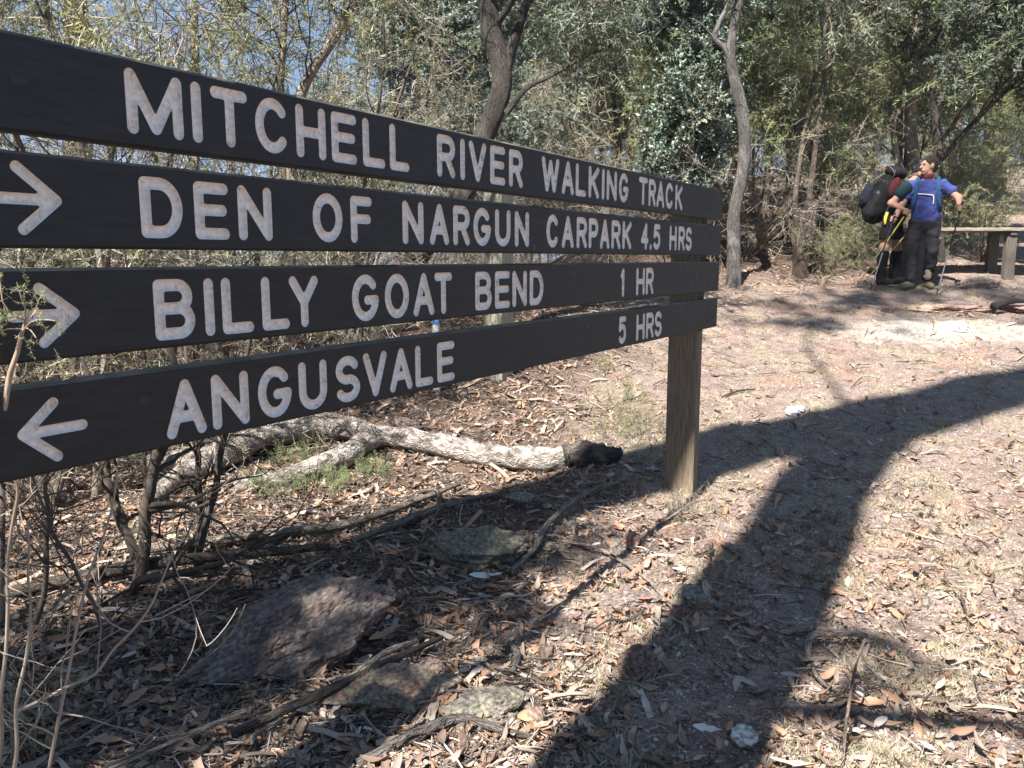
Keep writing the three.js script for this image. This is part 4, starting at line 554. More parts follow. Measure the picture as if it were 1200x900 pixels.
function strew(name, label, category, geo, mat, n, seed, place, { s0 = 0.6, s1 = 1.3, tilt = 0.5, dy = 0.01, vary = 0.3, group } = {}) {
  const rng = rngOf(seed), im = new THREE.InstancedMesh(geo, mat, n); im.name = numbered(name); shade(im); tag(im, label, category, group, 'stuff');
  const qa = new THREE.Quaternion(), qb = new THREE.Quaternion(), e = new THREE.Euler();
  for (let k = 0; k < n; k++) { let x, zf, tries = 0; do { [x, zf] = place(rng); } while (tries++ < 12 && x === null); const z = -zf; slopeQ(x, z, qa); e.set((rng() - 0.5) * tilt * 2, rng() * 6.283, (rng() - 0.5) * tilt * 2, 'YXZ'); qb.setFromEuler(e); qa.multiply(qb); const s = s0 + (s1 - s0) * rng() * rng() + 0.1 * rng(); mtx.compose(V(x, H(x, z) + dy * (0.3 + 1.7 * rng()), z), qa, V(s, s, s)); im.setMatrixAt(k, mtx); const v = 1 - vary + 2 * vary * rng(); im.setColorAt(k, tc.setRGB(v, v, v)); }
  scene.add(im); return im;
}
const inView = (rng, zMax, p = 1.6) => { const zf = 1.9 + (zMax - 1.9) * Math.pow(rng(), p); return [(rng() * 1.56 - 0.8) * zf, zf]; };
const litterP = (keep) => (rng) => { for (let t = 0; t < 20; t++) { const [x, zf] = inView(rng, 13); const tr = trackness(x, zf); const cl = sstep(-0.25, 0.3, fbm2(x * 1.6 + 3, zf * 1.6, 3)); if (rng() < keep(tr, cl, zf)) return [x, zf]; } return [-2 - rng(), 4 + rng() * 3]; };
const leafName = ['rust-brown', 'tan-orange', 'grey-brown', 'pale tan', 'dark brown', 'silvery grey'];
LEAFS.forEach((g, k) => strew('leaf_litter', `${leafName[k]} gum leaves strewn thickly over the ground`, 'leaf litter', g, M.dry, [11000, 8000, 11000, 6000, 12000, 3500][k], 300 + k, litterP((tr, cl, zf) => (1 - tr) * 0.9 + tr * (0.09 + 0.5 * cl * (1 - sstep(4, 8, zf)))), { s0: 0.2, s1: 1.25, tilt: 0.7, dy: 0.007 }));
// bits of bark and twig
const twigBit = (seed, L, r, c) => { const g = new Col(), q = rngOf(seed); g.tube([[-L / 2, 0, 0, r], [-L / 6, 0.01 * q(), 0.02 * (q() - 0.5), r], [L / 6, 0.012 * q(), 0.03 * (q() - 0.5), r * 0.8], [L / 2, 0, 0.03 * (q() - 0.5), r * 0.5]], 4, col(...c), { sub: 1, cap: false }); return g.build(); };
[[0.16, 0.0028, palS], [0.1, 0.002, grS], [0.22, 0.004, dkS], [0.13, 0.0025, brS]].forEach(([L, r, c], k) => strew('twig_litter', ['pale', 'grey', 'dark', 'brown'][k] + ' broken twigs scattered through the leaf litter', 'twig litter', twigBit(400 + k, L, r, c), M.twig, 6500, 410 + k, litterP((tr, cl) => (1 - tr) * 0.9 + tr * 0.16), { s0: 0.4, s1: 1.5, tilt: 0.25, dy: 0.012 }));
const chip = (seed, c) => { const g = new THREE.IcosahedronGeometry(0.01, 0), p = g.attributes.position, q = rngOf(seed); g.scale(1.4, 0.5, 1); const cc = new Float32Array(p.count * 3); for (let k = 0; k < p.count; k++) cc.set(c, k * 3); g.setAttribute('color', new THREE.BufferAttribute(cc, 3)); return g; };
[[0.42, 0.34, 0.27], [0.22, 0.16, 0.12], [0.46, 0.41, 0.35], [0.33, 0.22, 0.16]].forEach((c, k) => strew('gravel', ['tan', 'brown', 'whitish', 'reddish'][k] + ' grit and bark chips on the bare earth', 'gravel', chip(500 + k, c), M.twig, [9000, 9000, 3000, 7000][k], 510 + k, litterP((tr, cl) => 0.35 + 0.4 * tr), { s0: 0.25, s1: 1.3, dy: 0.003 }));
// strips of shed bark
const strip = (seed, L, W, c) => { const g = new Col(), q = rngOf(seed), A = col(...c), b = (q() - 0.5) * 0.5; for (let k = 0; k <= 6; k++) { const t = k / 6, w = W * (0.7 + 0.5 * q()); for (let s = 0; s < 4; s++) { const a = (s / 3 - 0.5) * 2.4; g.vert((t - 0.5) * L, W * 0.45 * (1 - Math.cos(a)) + 0.012 * Math.sin(t * 5 + seed), Math.sin(a) * w * 0.6 + b * L * (t - 0.5) * (t - 0.5), s, t, A); } } for (let k = 0; k < 6; k++) for (let s = 0; s < 3; s++) { const a = k * 4 + s; g.i.push(a, a + 1, a + 4, a + 1, a + 5, a + 4); } return g.build(); };
[[0.3, 0.026, [0.3, 0.22, 0.16]], [0.2, 0.03, [0.38, 0.31, 0.25]], [0.24, 0.02, [0.18, 0.125, 0.09]]].forEach(([L, W, c], k) => strew('bark_litter', ['brown', 'pale', 'dark'][k] + ' curled strips of shed bark among the leaves', 'bark litter', strip(450 + k, L, W, c), M.dry, 1100, 460 + k, litterP((tr, cl) => (1 - tr) * 0.9 + tr * 0.05), { s0: 0.35, s1: 1.2, tilt: 0.3, dy: 0.01 }));
// dry grass
const tuft = (seed, c, n, L) => { const g = new Col(), q = rngOf(seed); for (let k = 0; k < n; k++) { const d = V((q() - 0.5) * 2.2, 0.35 + q() * 0.8, (q() - 0.5) * 2.2).normalize(), s = V(0, 0, 0).crossVectors(d, rdir(q)).normalize(), v = 0.75 + q() * 0.5; leafInto(g, V((q() - 0.5) * 0.04, -0.004, (q() - 0.5) * 0.04), d, s, L * (0.5 + q() * 0.8), 0.0035, col(c[0] * v, c[1] * v, c[2] * v), 0.1, 0.5 * q()); } return g.build(); };
const grassP = (rng) => { for (let t = 0; t < 20; t++) { const [x, zf] = inView(rng, 12, 1.3); const tr = trackness(x, zf), f = sstep(0.0, 0.35, fbm2(x * 1.3 + 9, -zf * 1.3, 5)); if (rng() < tr * (0.12 + f)) return [x, zf]; } return [2 + rng(), 4 + rng() * 3]; };
[[[0.45, 0.385, 0.28], 9, 0.05], [[0.38, 0.32, 0.22], 8, 0.06], [[0.34, 0.33, 0.18], 7, 0.045]].forEach(([c, n, L], k) => strew('dry_grass', ['straw', 'tan', 'faded green'][k] + ' tufts of short dry grass on the track', 'grass', tuft(600 + k, c, n, L), M.dry, [10000, 8000, 1400][k], 610 + k, grassP, { s0: 0.4, s1: 1.2, tilt: 0.2, dy: 0.0 }));
// leaves large enough to pick out
{
  const rng = rngOf(73), lab = ['rust-brown', 'tan-orange', 'grey-brown', 'pale tan', 'dark brown', 'silver-grey'];
  for (let k = 0; k < 230; k++) {
    const zf = 2.3 + 2.1 * Math.pow(rng(), 1.2), x = (rng() * 1.26 - 0.64) * zf, kd = Math.floor(rng() * 6), z = -zf;
    if (trackness(x, zf) > 0.5 && rng() < 0.35) continue;
    const m = solo('fallen_leaf', LEAFS[kd], M.dry, `large ${lab[kd]} fallen gum leaf lying on top of the litter`, 'leaf', `large ${lab[kd]} fallen leaves`); m.position.set(x, H(x, z) + 0.022 + 0.012 * rng(), z); m.rotation.set((rng() - 0.5) * 0.7, rng() * 6.28, (rng() - 0.5) * 0.7, 'YXZ'); m.scale.setScalar(0.75 + 0.55 * rng());
  }
  const big = (label, x, zf, L, W, c, rot, dy = 0.04, curl = 0.4) => { const m = solo('fallen_leaf', leafGeo(Math.round(x * 100 + zf * 10) & 255, L, W, curl, c), M.dry, label, 'leaf'); m.position.set(x, H(x, -zf) + dy, -zf); m.rotation.set(...rot, 'YXZ'); };
  big('pale grey-green flat leaf beside the mossy rock', -0.13, 3.98, 0.17, 0.055, [0.5, 0.52, 0.46], [0.15, 0.2, 0]);
  big('curled white leaf at the bottom, left of the round white disc', 0.68, 2.66, 0.1, 0.05, [0.58, 0.52, 0.46], [0.2, -0.4, 0.1]);
  big('red-orange leaf on the smooth grey-purple stone', 0.62, 3.66, 0.08, 0.022, [0.5, 0.16, 0.09], [0, 0.3, 0]);
  big('orange-tan leaf pile lit by sun right of the boulder', -0.55, 3.35, 0.16, 0.06, [0.46, 0.27, 0.15], [0.2, 0.9, 0.1]);
  big('large tan leaf at the bottom edge by the upright twig', 0.92, 2.46, 0.16, 0.04, [0.46, 0.36, 0.24], [0, -0.5, 0.2]);
  big('yellow-tan leaf upright by the dark root', 0.06, 2.7, 0.1, 0.05, [0.42, 0.27, 0.15], [0.9, 0.4, 0]);
  // round white disc of fungus or bark
  const d = new THREE.Shape(), q = rngOf(9); for (let k = 0; k < 22; k++) { const a = k / 22 * 6.283, r = 0.043 * (0.9 + 0.16 * q()); k ? d.lineTo(Math.cos(a) * r, Math.sin(a) * r) : d.moveTo(r, 0); }
  const g = new THREE.ExtrudeGeometry(d, { depth: 0.006, bevelEnabled: true, bevelSize: 0.003, bevelThickness: 0.003, bevelSegments: 2 }); g.rotateX(-Math.PI / 2);
  const m = solo('bark_disc', g, new THREE.MeshStandardMaterial({ color: col(0.62, 0.62, 0.57), map: rockMap, roughness: 0.9 }), 'round whitish disc of bark on the leaves in the forked shadow', 'bark'); m.position.set(0.8, H(0.8, -2.64) + 0.035, -2.64); m.rotation.set(0.35, 0.5, 0.1);
  for (const [x, zf, s] of [[2.36, 6.85, 1.1], [2.44, 6.9, 0.8]]) { const w = solo('paper_scrap', rockGeo(Math.round(s * 100), 0.05 * s, 0.035 * s, 0.04 * s, [0.75, 0.74, 0.72], [0.85, 0.84, 0.8], { detail: 2, rough: 0.5 }), M.twig, s > 1 ? 'larger of two white scraps on the track beside the shadow' : 'smaller of two white scraps on the track beside the shadow', 'litter'); w.position.set(x, H(x, -zf) + 0.03, -zf); }
}
// low green growth
function herb(label, spots, kind, n, s0, s1, seed, h = 0.12, group) { const f = spots[0], g = thing('green_plant', label, 'plant', [f[0], H(f[0], -f[1]), -f[1]], 0, group), an = [], rng = rngOf(seed), c = new Col(); for (const [x, zf, r] of spots) for (let k = 0; k < 14; k++) { const a = rng() * 6.28, q = Math.sqrt(rng()) * r, px = x + Math.cos(a) * q, pz = zf + Math.sin(a) * q, b = V(px - f[0], H(px, -pz) - H(f[0], -f[1]), -(pz - f[1])), d = V((rng() - 0.5) * 0.8, 1, (rng() - 0.5) * 0.8).normalize(); const e = b.clone().addScaledVector(d, h * (0.5 + rng())); c.tube([[b.x, b.y - 0.01, b.z, 0.0025], [e.x, e.y, e.z, 0.0015]], 3, col(0.2, 0.22, 0.1), { sub: 1, cap: false }); an.push([e, d], [b.clone().lerp(e, 0.6), d]); } part('stems', c.build(), M.twig, g); crown(g, an, kind, n, seed + 5, { spread: 0.03, s0, s1, hang: -0.2, name: 'foliage' }); }
herb('bright green low herb growing in front of the fallen logs', [[-1.55, 5.3, 0.2], [-1.25, 5.4, 0.2], [-1.0, 5.5, 0.15]], ['wattle'], 260, 0.15, 0.32, 81, 0.07);
herb('green herb patch between the two fallen logs', [[-1.4, 5.85, 0.14], [-1.6, 5.8, 0.12]], ['wattle'], 120, 0.14, 0.3, 82, 0.06);
herb('pale yellow-green weeds beside the dark log end and post', [[0.75, 6.35, 0.3], [1.1, 6.3, 0.22], [0.95, 6.6, 0.3]], ['straw', 'olive'], 260, 0.2, 0.45, 83, 0.12);
herb('small pale weed standing alone on the litter behind the sign', [[0.9, 7.9, 0.1]], ['olive'], 30, 0.2, 0.4, 84, 0.12);
herb('small lime-green weed behind the sign shadow', [[1.05, 7.1, 0.08]], ['olive'], 30, 0.2, 0.4, 85, 0.12);
herb('grass clump at the foot of the sign post', [[1.18, 4.95, 0.16], [1.0, 4.9, 0.1]], ['straw'], 90, 0.15, 0.35, 86, 0.06);
herb('green cushion of low herb behind the blue marker', [[-0.35, 8.6, 0.3], [-0.1, 8.7, 0.3]], ['wattle'], 200, 0.25, 0.5, 87, 0.12);

// ---------- timber post and marker behind the sign ----------
{
  const g = thing('timber_post', 'square pale timber post standing behind the gaps of the sign', 'post', [0, H(0, -7.7), -7.7], Math.PI / 2 - SIGN_A);
  const c = new Col(); plankBox(c, -0.115, 0.095, -0.3, 2.0, -0.24, -0.04, col(0.42, 0.42, 0.34), 0.006, 0.3); part('post_timber', c.build(true), M.post, g);
}
{
  const g = thing('marker_post', 'thin blue and white marker stake glimpsed under the third board', 'post', [-0.68, H(-0.68, -7.4), -7.4]);
  const c = new Col(); c.tube([[0, -0.2, 0, 0.03], [0, 0.62, 0, 0.03]], 12, col(0.6, 0.6, 0.58), {}); part('stake', c.build(), M.twig, g);
  const b = new Col(); b.tube([[0, 0.62, 0, 0.032], [0, 0.9, 0, 0.032]], 12, col(0.1, 0.22, 0.5), {}); part('blue_cap', b.build(), M.twig, g);
}
// ---------- picnic table ----------
{
  const tx = 5.5, tz = -11.95, ty = H(6.9, tz), g = thing('picnic_table', 'weathered grey timber picnic table behind the hiker in blue', 'table', [tx, ty, tz], -0.03);
  const wood = [0.3, 0.27, 0.235], top = 0.72;
  for (let k = 0; k < 5; k++) { const c = new Col(), v = 0.88 + 0.07 * ((k * 3) % 5); plankBox(c, 0, 2.75, top - 0.045, top, -0.66 + k * 0.135, -0.66 + k * 0.135 + 0.127, col(wood[0] * v * 1.3, wood[1] * v * 1.3, wood[2] * v * 1.3), 0.005, k * 0.3, true); part('top_plank', c.build(true), M.post, g); }
  for (const x of [0.35, 1.62, 2.4]) for (const z of [-0.1, -0.56]) { const c = new Col(); plankBox(c, x - 0.07, x + 0.07, -0.25, top - 0.1, z - 0.05, z + 0.05, col(0.17, 0.15, 0.13), 0.006, x); part('leg', c.build(true), M.post, g); }
  for (const x of [0.35, 1.62, 2.4]) { const c = new Col(); plankBox(c, x - 0.045, x + 0.045, top - 0.1, top - 0.046, -0.64, -0.02, col(0.2, 0.18, 0.155), 0.004, x); part('cross_bearer', c.build(true), M.post, g); }
  for (const z of [-1.25]) { const c = new Col(); plankBox(c, 1.75, 3.3, 0.47, 0.52, z, z + 0.26, col(0.36, 0.3, 0.26), 0.005, 0.7, true); part('seat_plank', c.build(true), M.post, g); const d = new Col(); for (const x of [1.9, 3.1]) plankBox(d, x - 0.06, x + 0.06, -0.3, 0.47, z + 0.07, z + 0.19, col(0.17, 0.15, 0.13), 0.005, x); part('seat_leg', d.build(true), M.post, g); }
}
// ---------- people ----------
function surf(f, lo, hi, h, out) { // naive surface nets
  const nx = Math.ceil((hi[0] - lo[0]) / h) + 1, ny = Math.ceil((hi[1] - lo[1]) / h) + 1, nz = Math.ceil((hi[2] - lo[2]) / h) + 1, F = new Float32Array(nx * ny * nz), id = (i, j, k) => (k * ny + j) * nx + i;
  for (let k = 0; k < nz; k++) for (let j = 0; j < ny; j++) for (let i = 0; i < nx; i++) F[id(i, j, k)] = f(lo[0] + i * h, lo[1] + j * h, lo[2] + k * h);
  const vi = new Int32Array(nx * ny * nz).fill(-1), E = [[0, 1], [0, 2], [0, 4], [1, 3], [1, 5], [2, 3], [2, 6], [3, 7], [4, 5], [4, 6], [5, 7], [6, 7]];
  for (let k = 0; k < nz - 1; k++) for (let j = 0; j < ny - 1; j++) for (let i = 0; i < nx - 1; i++) {
    const v = []; for (let c = 0; c < 8; c++) v.push(F[id(i + (c & 1), j + ((c >> 1) & 1), k + (c >> 2))]);
    let n = 0, x = 0, y = 0, z = 0; for (const [a, b] of E) if ((v[a] < 0) !== (v[b] < 0)) { const t = v[a] / (v[a] - v[b]); x += (a & 1) + t * ((b & 1) - (a & 1)); y += ((a >> 1) & 1) + t * (((b >> 1) & 1) - ((a >> 1) & 1)); z += (a >> 2) + t * ((b >> 2) - (a >> 2)); n++; }
    if (n) vi[id(i, j, k)] = out.vert(lo[0] + (i + x / n) * h, lo[1] + (j + y / n) * h, lo[2] + (k + z / n) * h, lo[0] + i * h, lo[1] + j * h, out.color);
  }
  const q = (a, b, c, d, s) => { if (a < 0 || b < 0 || c < 0 || d < 0) return; s ? out.i.push(a, b, c, a, c, d) : out.i.push(a, c, b, a, d, c); };
  for (let k = 1; k < nz - 1; k++) for (let j = 1; j < ny - 1; j++) for (let i = 1; i < nx - 1; i++) {
    const s = F[id(i, j, k)] < 0;
    if (s !== F[id(i + 1, j, k)] < 0) q(vi[id(i, j - 1, k - 1)], vi[id(i, j, k - 1)], vi[id(i, j, k)], vi[id(i, j - 1, k)], s);
    if (s !== F[id(i, j + 1, k)] < 0) q(vi[id(i - 1, j, k - 1)], vi[id(i - 1, j, k)], vi[id(i, j, k)], vi[id(i, j, k - 1)], s);
    if (s !== F[id(i, j, k + 1)] < 0) q(vi[id(i - 1, j - 1, k)], vi[id(i, j - 1, k)], vi[id(i, j, k)], vi[id(i - 1, j, k)], s);
  }
}
const cap = (a, b, r0, r1) => { const [ax, ay, az] = a, dx = b[0] - ax, dy = b[1] - ay, dz = b[2] - az, L = dx * dx + dy * dy + dz * dz || 1e-9; return (x, y, z) => { const px = x - ax, py = y - ay, pz = z - az, t = clamp((px * dx + py * dy + pz * dz) / L, 0, 1); return Math.hypot(px - dx * t, py - dy * t, pz - dz * t) - (r0 + (r1 - r0) * t); }; };
const ell = (c, r, yaw = 0) => { const cs = Math.cos(yaw), sn = Math.sin(yaw), m = Math.min(...r); return (x, y, z) => { const px = x - c[0], py = y - c[1], pz = z - c[2], u = (px * cs - pz * sn) / r[0], w = (px * sn + pz * cs) / r[2], v = py / r[1]; return (Math.hypot(u, v, w) - 1) * m; }; };
const uni = (fs, k = 0.03) => (x, y, z) => { let d = 1e3; for (const f of fs) { const e = f(x, y, z), h = Math.max(k - Math.abs(d - e), 0) / k; d = Math.min(d, e) - h * h * k * 0.25; } return d; };
const off = (f, o) => (x, y, z) => f(x, y, z) - o, cutB = (f, g) => (x, y, z) => Math.max(f(x, y, z), g(x, y, z));
function skin(parent, name, f, lo, hi, h, mat, more = []) { const c = new Col(); c.color = WHITE; surf(f, lo, hi, h, c); for (const [f2, l2, h2, s2] of more) surf(f2, l2, h2, s2, c); return part(name, c.build(), mat, parent); }
// a gripping hand: palm beside the pole, four fingers and a thumb curled round it. p: grip centre, ax: pole direction (unit), out: from pole to palm (unit), r: pole radius
function hand(p, ax, outD, wrist) {
  const A = V(...ax).normalize(), O = V(...outD); O.addScaledVector(A, -O.dot(A)).normalize(); const S = V(0, 0, 0).crossVectors(A, O), at = (a, o, s) => { const q = V(...p).addScaledVector(A, a).addScaledVector(O, o).addScaledVector(S, s); return [q.x, q.y, q.z]; };
  const fs = [cap(at(0.026, 0.036, -0.008), at(-0.03, 0.034, -0.008), 0.02, 0.018), cap(wrist, at(0, 0.045, -0.012), 0.024, 0.024)];
  [0.03, 0.01, -0.01, -0.029].forEach((a, k) => { const l = [0.95, 1.05, 1, 0.85][k], r = [0.0092, 0.0095, 0.009, 0.0082][k]; fs.push(cap(at(a, 0.034, 0.012), at(a - 0.002, 0.012, 0.03 * l), r * 1.05, r), cap(at(a - 0.002, 0.012, 0.03 * l), at(a - 0.004, -0.018, 0.022 * l), r, r * 0.95), cap(at(a - 0.004, -0.018, 0.022 * l), at(a - 0.005, -0.026, -0.002), r * 0.95, r * 0.85)); });
  fs.push(cap(at(0.028, 0.03, -0.018), at(0.045, 0.004, -0.026), 0.012, 0.0105), cap(at(0.045, 0.004, -0.026), at(0.045, -0.022, -0.008), 0.0105, 0.009));
  return [uni(fs, 0.006), p.map((v) => v - 0.1), p.map((v) => v + 0.1), 0.0045];
}
const skinM = M.cloth(0.34, 0.19, 0.135, { roughness: 0.6 });
function headParts(c, yaw) { // centre of skull, facing +z turned by yaw
  const f = (x, y, z) => [c[0] + x * Math.cos(yaw) + z * Math.sin(yaw), c[1] + y, c[2] - x * Math.sin(yaw) + z * Math.cos(yaw)];
  return { f, fs: [ell(f(0, 0.02, -0.012), [0.076, 0.105, 0.096], yaw), ell(f(0, -0.05, 0.022), [0.058, 0.07, 0.066], yaw), cap(f(0, -0.1, 0.052), f(0, -0.098, 0.06), 0.024, 0.02), cap(f(0, 0.012, 0.088), f(0, -0.028, 0.11), 0.008, 0.014), cap(f(-0.03, 0.03, 0.076), f(0.03, 0.03, 0.076), 0.014, 0.014), cap(f(-0.02, -0.064, 0.082), f(0.02, -0.064, 0.082), 0.008, 0.008), ell(f(0.078, -0.01, -0.012), [0.012, 0.032, 0.02], yaw), ell(f(-0.078, -0.01, -0.012), [0.012, 0.032, 0.02], yaw)] };
}
// hiker in blue, facing the camera, head turned to the left of the picture
const h1 = [5.54, -11.42], h1y = H(...h1), p1 = thing('person', 'hiker in blue T-shirt and grey trousers leaning on two trekking poles', 'person', [h1[0], h1y, h1[1]], -0.46);
{
  const N = [0.05, 1.43, -0.02], hd = headParts([0.045, 1.635, 0.0], -1.05), shL = [-0.12, 1.375, 0], shR = [0.215, 1.375, -0.01], elL = [-0.25, 1.13, 0.06], haL = [-0.32, 0.93, 0.24], elR = [0.43, 1.2, 0.02], haR = [0.445, 1.06, 0.24];
  const hipL = [-0.05, 0.9, 0], hipR = [0.14, 0.9, -0.02], knL = [-0.09, 0.5, 0.05], knR = [0.16, 0.5, 0.0], anL = [-0.08, 0.1, 0.03], anR = [0.13, 0.11, -0.17];
  const torso = [ell([0.05, 1.22, 0], [0.17, 0.25, 0.12]), ell([0.05, 1.05, 0.01], [0.15, 0.2, 0.12]), ell([0.048, 0.93, 0], [0.17, 0.13, 0.12]), cap(shL, shR, 0.068, 0.068), cap([0.05, 1.38, 0], N, 0.09, 0.06)];
  const armL = [cap(shL, elL, 0.056, 0.045), cap(elL, haL, 0.045, 0.028)], armR = [cap(shR, elR, 0.056, 0.045), cap(elR, haR, 0.045, 0.028)];
  const legs = [cap(hipL, knL, 0.095, 0.062), cap(knL, anL, 0.06, 0.04), cap(hipR, knR, 0.095, 0.062), cap(knR, anR, 0.06, 0.04)];
  const feet = [cap([-0.08, 0.045, 0.0], [-0.16, 0.035, 0.17], 0.042, 0.034), cap([0.13, 0.05, -0.2], [0.18, 0.035, -0.04], 0.042, 0.034)];
  const poleL = [[-0.325, 0.98, 0.27], [-0.55, 0.0, 0.36]], poleR = [[0.47, 1.1, 0.28], [0.25, 0.0, 0.28]];
  const axL = V(0.225, 0.98, -0.09).normalize(), axR = V(0.22, 1.1, 0).normalize();
  const gl = V(...poleL[0]).addScaledVector(axL, -0.05), gr = V(...poleR[0]).addScaledVector(axR, -0.05);
  skin(p1, 'body', uni([...torso, ...armL, ...armR, ...legs, ...feet, cap(N, [0.048, 1.56, 0], 0.056, 0.056), cap(haL, [gl.x, gl.y, gl.z - 0.03], 0.028, 0.024), cap(haR, [gr.x, gr.y, gr.z - 0.03], 0.028, 0.024)], 0.03), [-0.5, -0.02, -0.34], [0.62, 1.62, 0.4], 0.013, skinM, [
    [uni(hd.fs, 0.018), [-0.1, 1.46, -0.16], [0.2, 1.8, 0.16], 0.006], hand([gl.x, gl.y, gl.z], [axL.x, axL.y, axL.z], [0.3, 0, -1], haL), hand([gr.x, gr.y, gr.z], [axR.x, axR.y, axR.z], [-0.3, 0, -1], haR)]);
  const shirt = cutB(off(uni([...torso.slice(0, 4), cap(shL, [-0.2, 1.245, 0.03], 0.062, 0.058), cap(shR, [0.335, 1.3, 0.005], 0.062, 0.058), cap([0.05, 1.36, 0], N, 0.085, 0.058)], 0.035), 0.013), (x, y, z) => Math.max(0.86 + 0.012 * Math.sin(x * 9 + 1) - y, y - 1.452));
  const foldS = (x, y, z) => shirt(x, y, z) + 0.016 * fbm3(x * 7, y * 9, z * 7, 3);
  skin(p1, 'shirt', foldS, [-0.36, 0.82, -0.2], [0.48, 1.5, 0.22], 0.011, M.cloth(0.045, 0.06, 0.2, { sheen: 0.3, sheenRoughness: 0.6 }));
  const tr = cutB(off(uni([ell([0.048, 0.9, 0], [0.172, 0.13, 0.125]), cap(hipL, knL, 0.1, 0.076), cap(knL, [-0.08, 0.14, 0.03], 0.076, 0.066), cap(hipR, knR, 0.1, 0.076), cap(knR, [0.135, 0.15, -0.15], 0.076, 0.066)], 0.03), 0.006), (x, y) => Math.max(y - 0.93, 0.09 - y));
  skin(p1, 'trousers', (x, y, z) => tr(x, y, z) + 0.022 * fbm3(x * 6, y * 9, z * 6, 3), [-0.26, 0.06, -0.28], [0.32, 0.97, 0.2], 0.012, M.cloth(0.03, 0.03, 0.033));
  const boots = uni([cap([-0.08, 0.05, 0.0], [-0.165, 0.036, 0.19], 0.055, 0.042), cap([-0.08, 0.16, 0.02], [-0.08, 0.05, 0.0], 0.052, 0.055), cap([0.13, 0.05, -0.2], [0.185, 0.036, -0.02], 0.055, 0.042), cap([0.13, 0.17, -0.18], [0.13, 0.05, -0.2], 0.052, 0.055)], 0.03);
  skin(p1, 'boots', (x, y, z) => Math.max(boots(x, y, z), -y), [-0.3, -0.04, -0.32], [0.32, 0.24, 0.3], 0.011, M.cloth(0.2, 0.19, 0.12));
  const F = hd.f, hairF = cutB(uni([ell(F(0, 0.032, -0.02), [0.084, 0.108, 0.1], -1.05), ell(F(0, -0.02, -0.07), [0.06, 0.07, 0.05], -1.05)], 0.02), (x, y, z) => { const [a, b, c] = [x - 0.045, y - 1.635, z], lz = a * Math.sin(-1.05) + c * Math.cos(-1.05); return -(b + 0.012 - Math.max(-0.1, lz * 0.85)) * 0.75; });
  skin(p1, 'hair', (x, y, z) => hairF(x, y, z) + 0.006 * n3(x * 60, y * 60, z * 60), [-0.12, 1.5, -0.16], [0.2, 1.82, 0.16], 0.007, M.cloth(0.022, 0.017, 0.014));
  skin(p1, 'neck_scarf', off(uni([cap([0.05, 1.455, -0.005], [0.048, 1.485, 0.008], 0.066, 0.058)], 0.01), 0.003), [-0.06, 1.36, -0.12], [0.16, 1.6, 0.12], 0.009, M.cloth(0.09, 0.02, 0.02));
  for (const s of [-1, 1]) { const e = new THREE.SphereGeometry(0.011, 10, 8), q = F(0.03 * s, 0.012, 0.074); e.translate(...q); part('eye', e, M.cloth(0.05, 0.035, 0.03, { roughness: 0.3 }), p1); }
  for (const h of [haL, haR]) { const e = h === haL ? elL : elR, t = new THREE.TorusGeometry(0.034, 0.009, 8, 18); t.lookAt(V(h[0] - e[0], h[1] - e[1], h[2] - e[2])); t.translate(lerp(h[0], e[0], 0.04), lerp(h[1], e[1], 0.04), lerp(h[2], e[2], 0.04)); part('wristband', t, M.cloth(0.015, 0.015, 0.017), p1); }
  { const c = new Col(); const z = (x, y) => 0.142 + 0.004 * Math.cos(x * 9) - Math.pow((x - 0.05) / 0.17, 2) * 0.03; c.tube([[-0.06, 1.26, z(-0.06, 1.26), 0.006], [0.05, 1.25, z(0.05) + 0.002, 0.006], [0.13, 1.235, z(0.13), 0.006]], 6, col(0.8, 0.8, 0.8), { sub: 6, cap0: true }); c.tube([[0.13, 1.237, z(0.13), 0.006], [0.135, 1.18, z(0.135) + 0.002, 0.006], [0.132, 1.12, z(0.132), 0.005]], 6, col(0.8, 0.8, 0.8), { sub: 6, cap0: true }); part('drinking_tube', c.build(), M.twig, p1, 'white tube across the chest'); }
  { const g = skin(p1, 'pale_gaiter', off(cap([0.13, 0.17, -0.1], [0.14, 0.33, -0.02], 0.052, 0.012), 0.004), [0.0, 0.05, -0.2], [0.3, 0.4, 0.1], 0.011, M.cloth(0.42, 0.36, 0.25)); }
  // small pack on his back with teal shoulder straps
  const bp = thing('backpack', 'dark daypack with teal shoulder straps worn by the hiker in blue', 'backpack', [h1[0], h1y, h1[1]], -0.46);
  skin(bp, 'pack_body', (x, y, z) => uni([ell([0.05, 1.2, -0.22], [0.15, 0.3, 0.11]), ell([0.05, 1.05, -0.24], [0.15, 0.2, 0.12])], 0.05)(x, y, z) + 0.008 * fbm3(x * 8, y * 8, z * 8, 2), [-0.2, 0.78, -0.42], [0.3, 1.58, -0.06], 0.014, M.cloth(0.03, 0.035, 0.045));
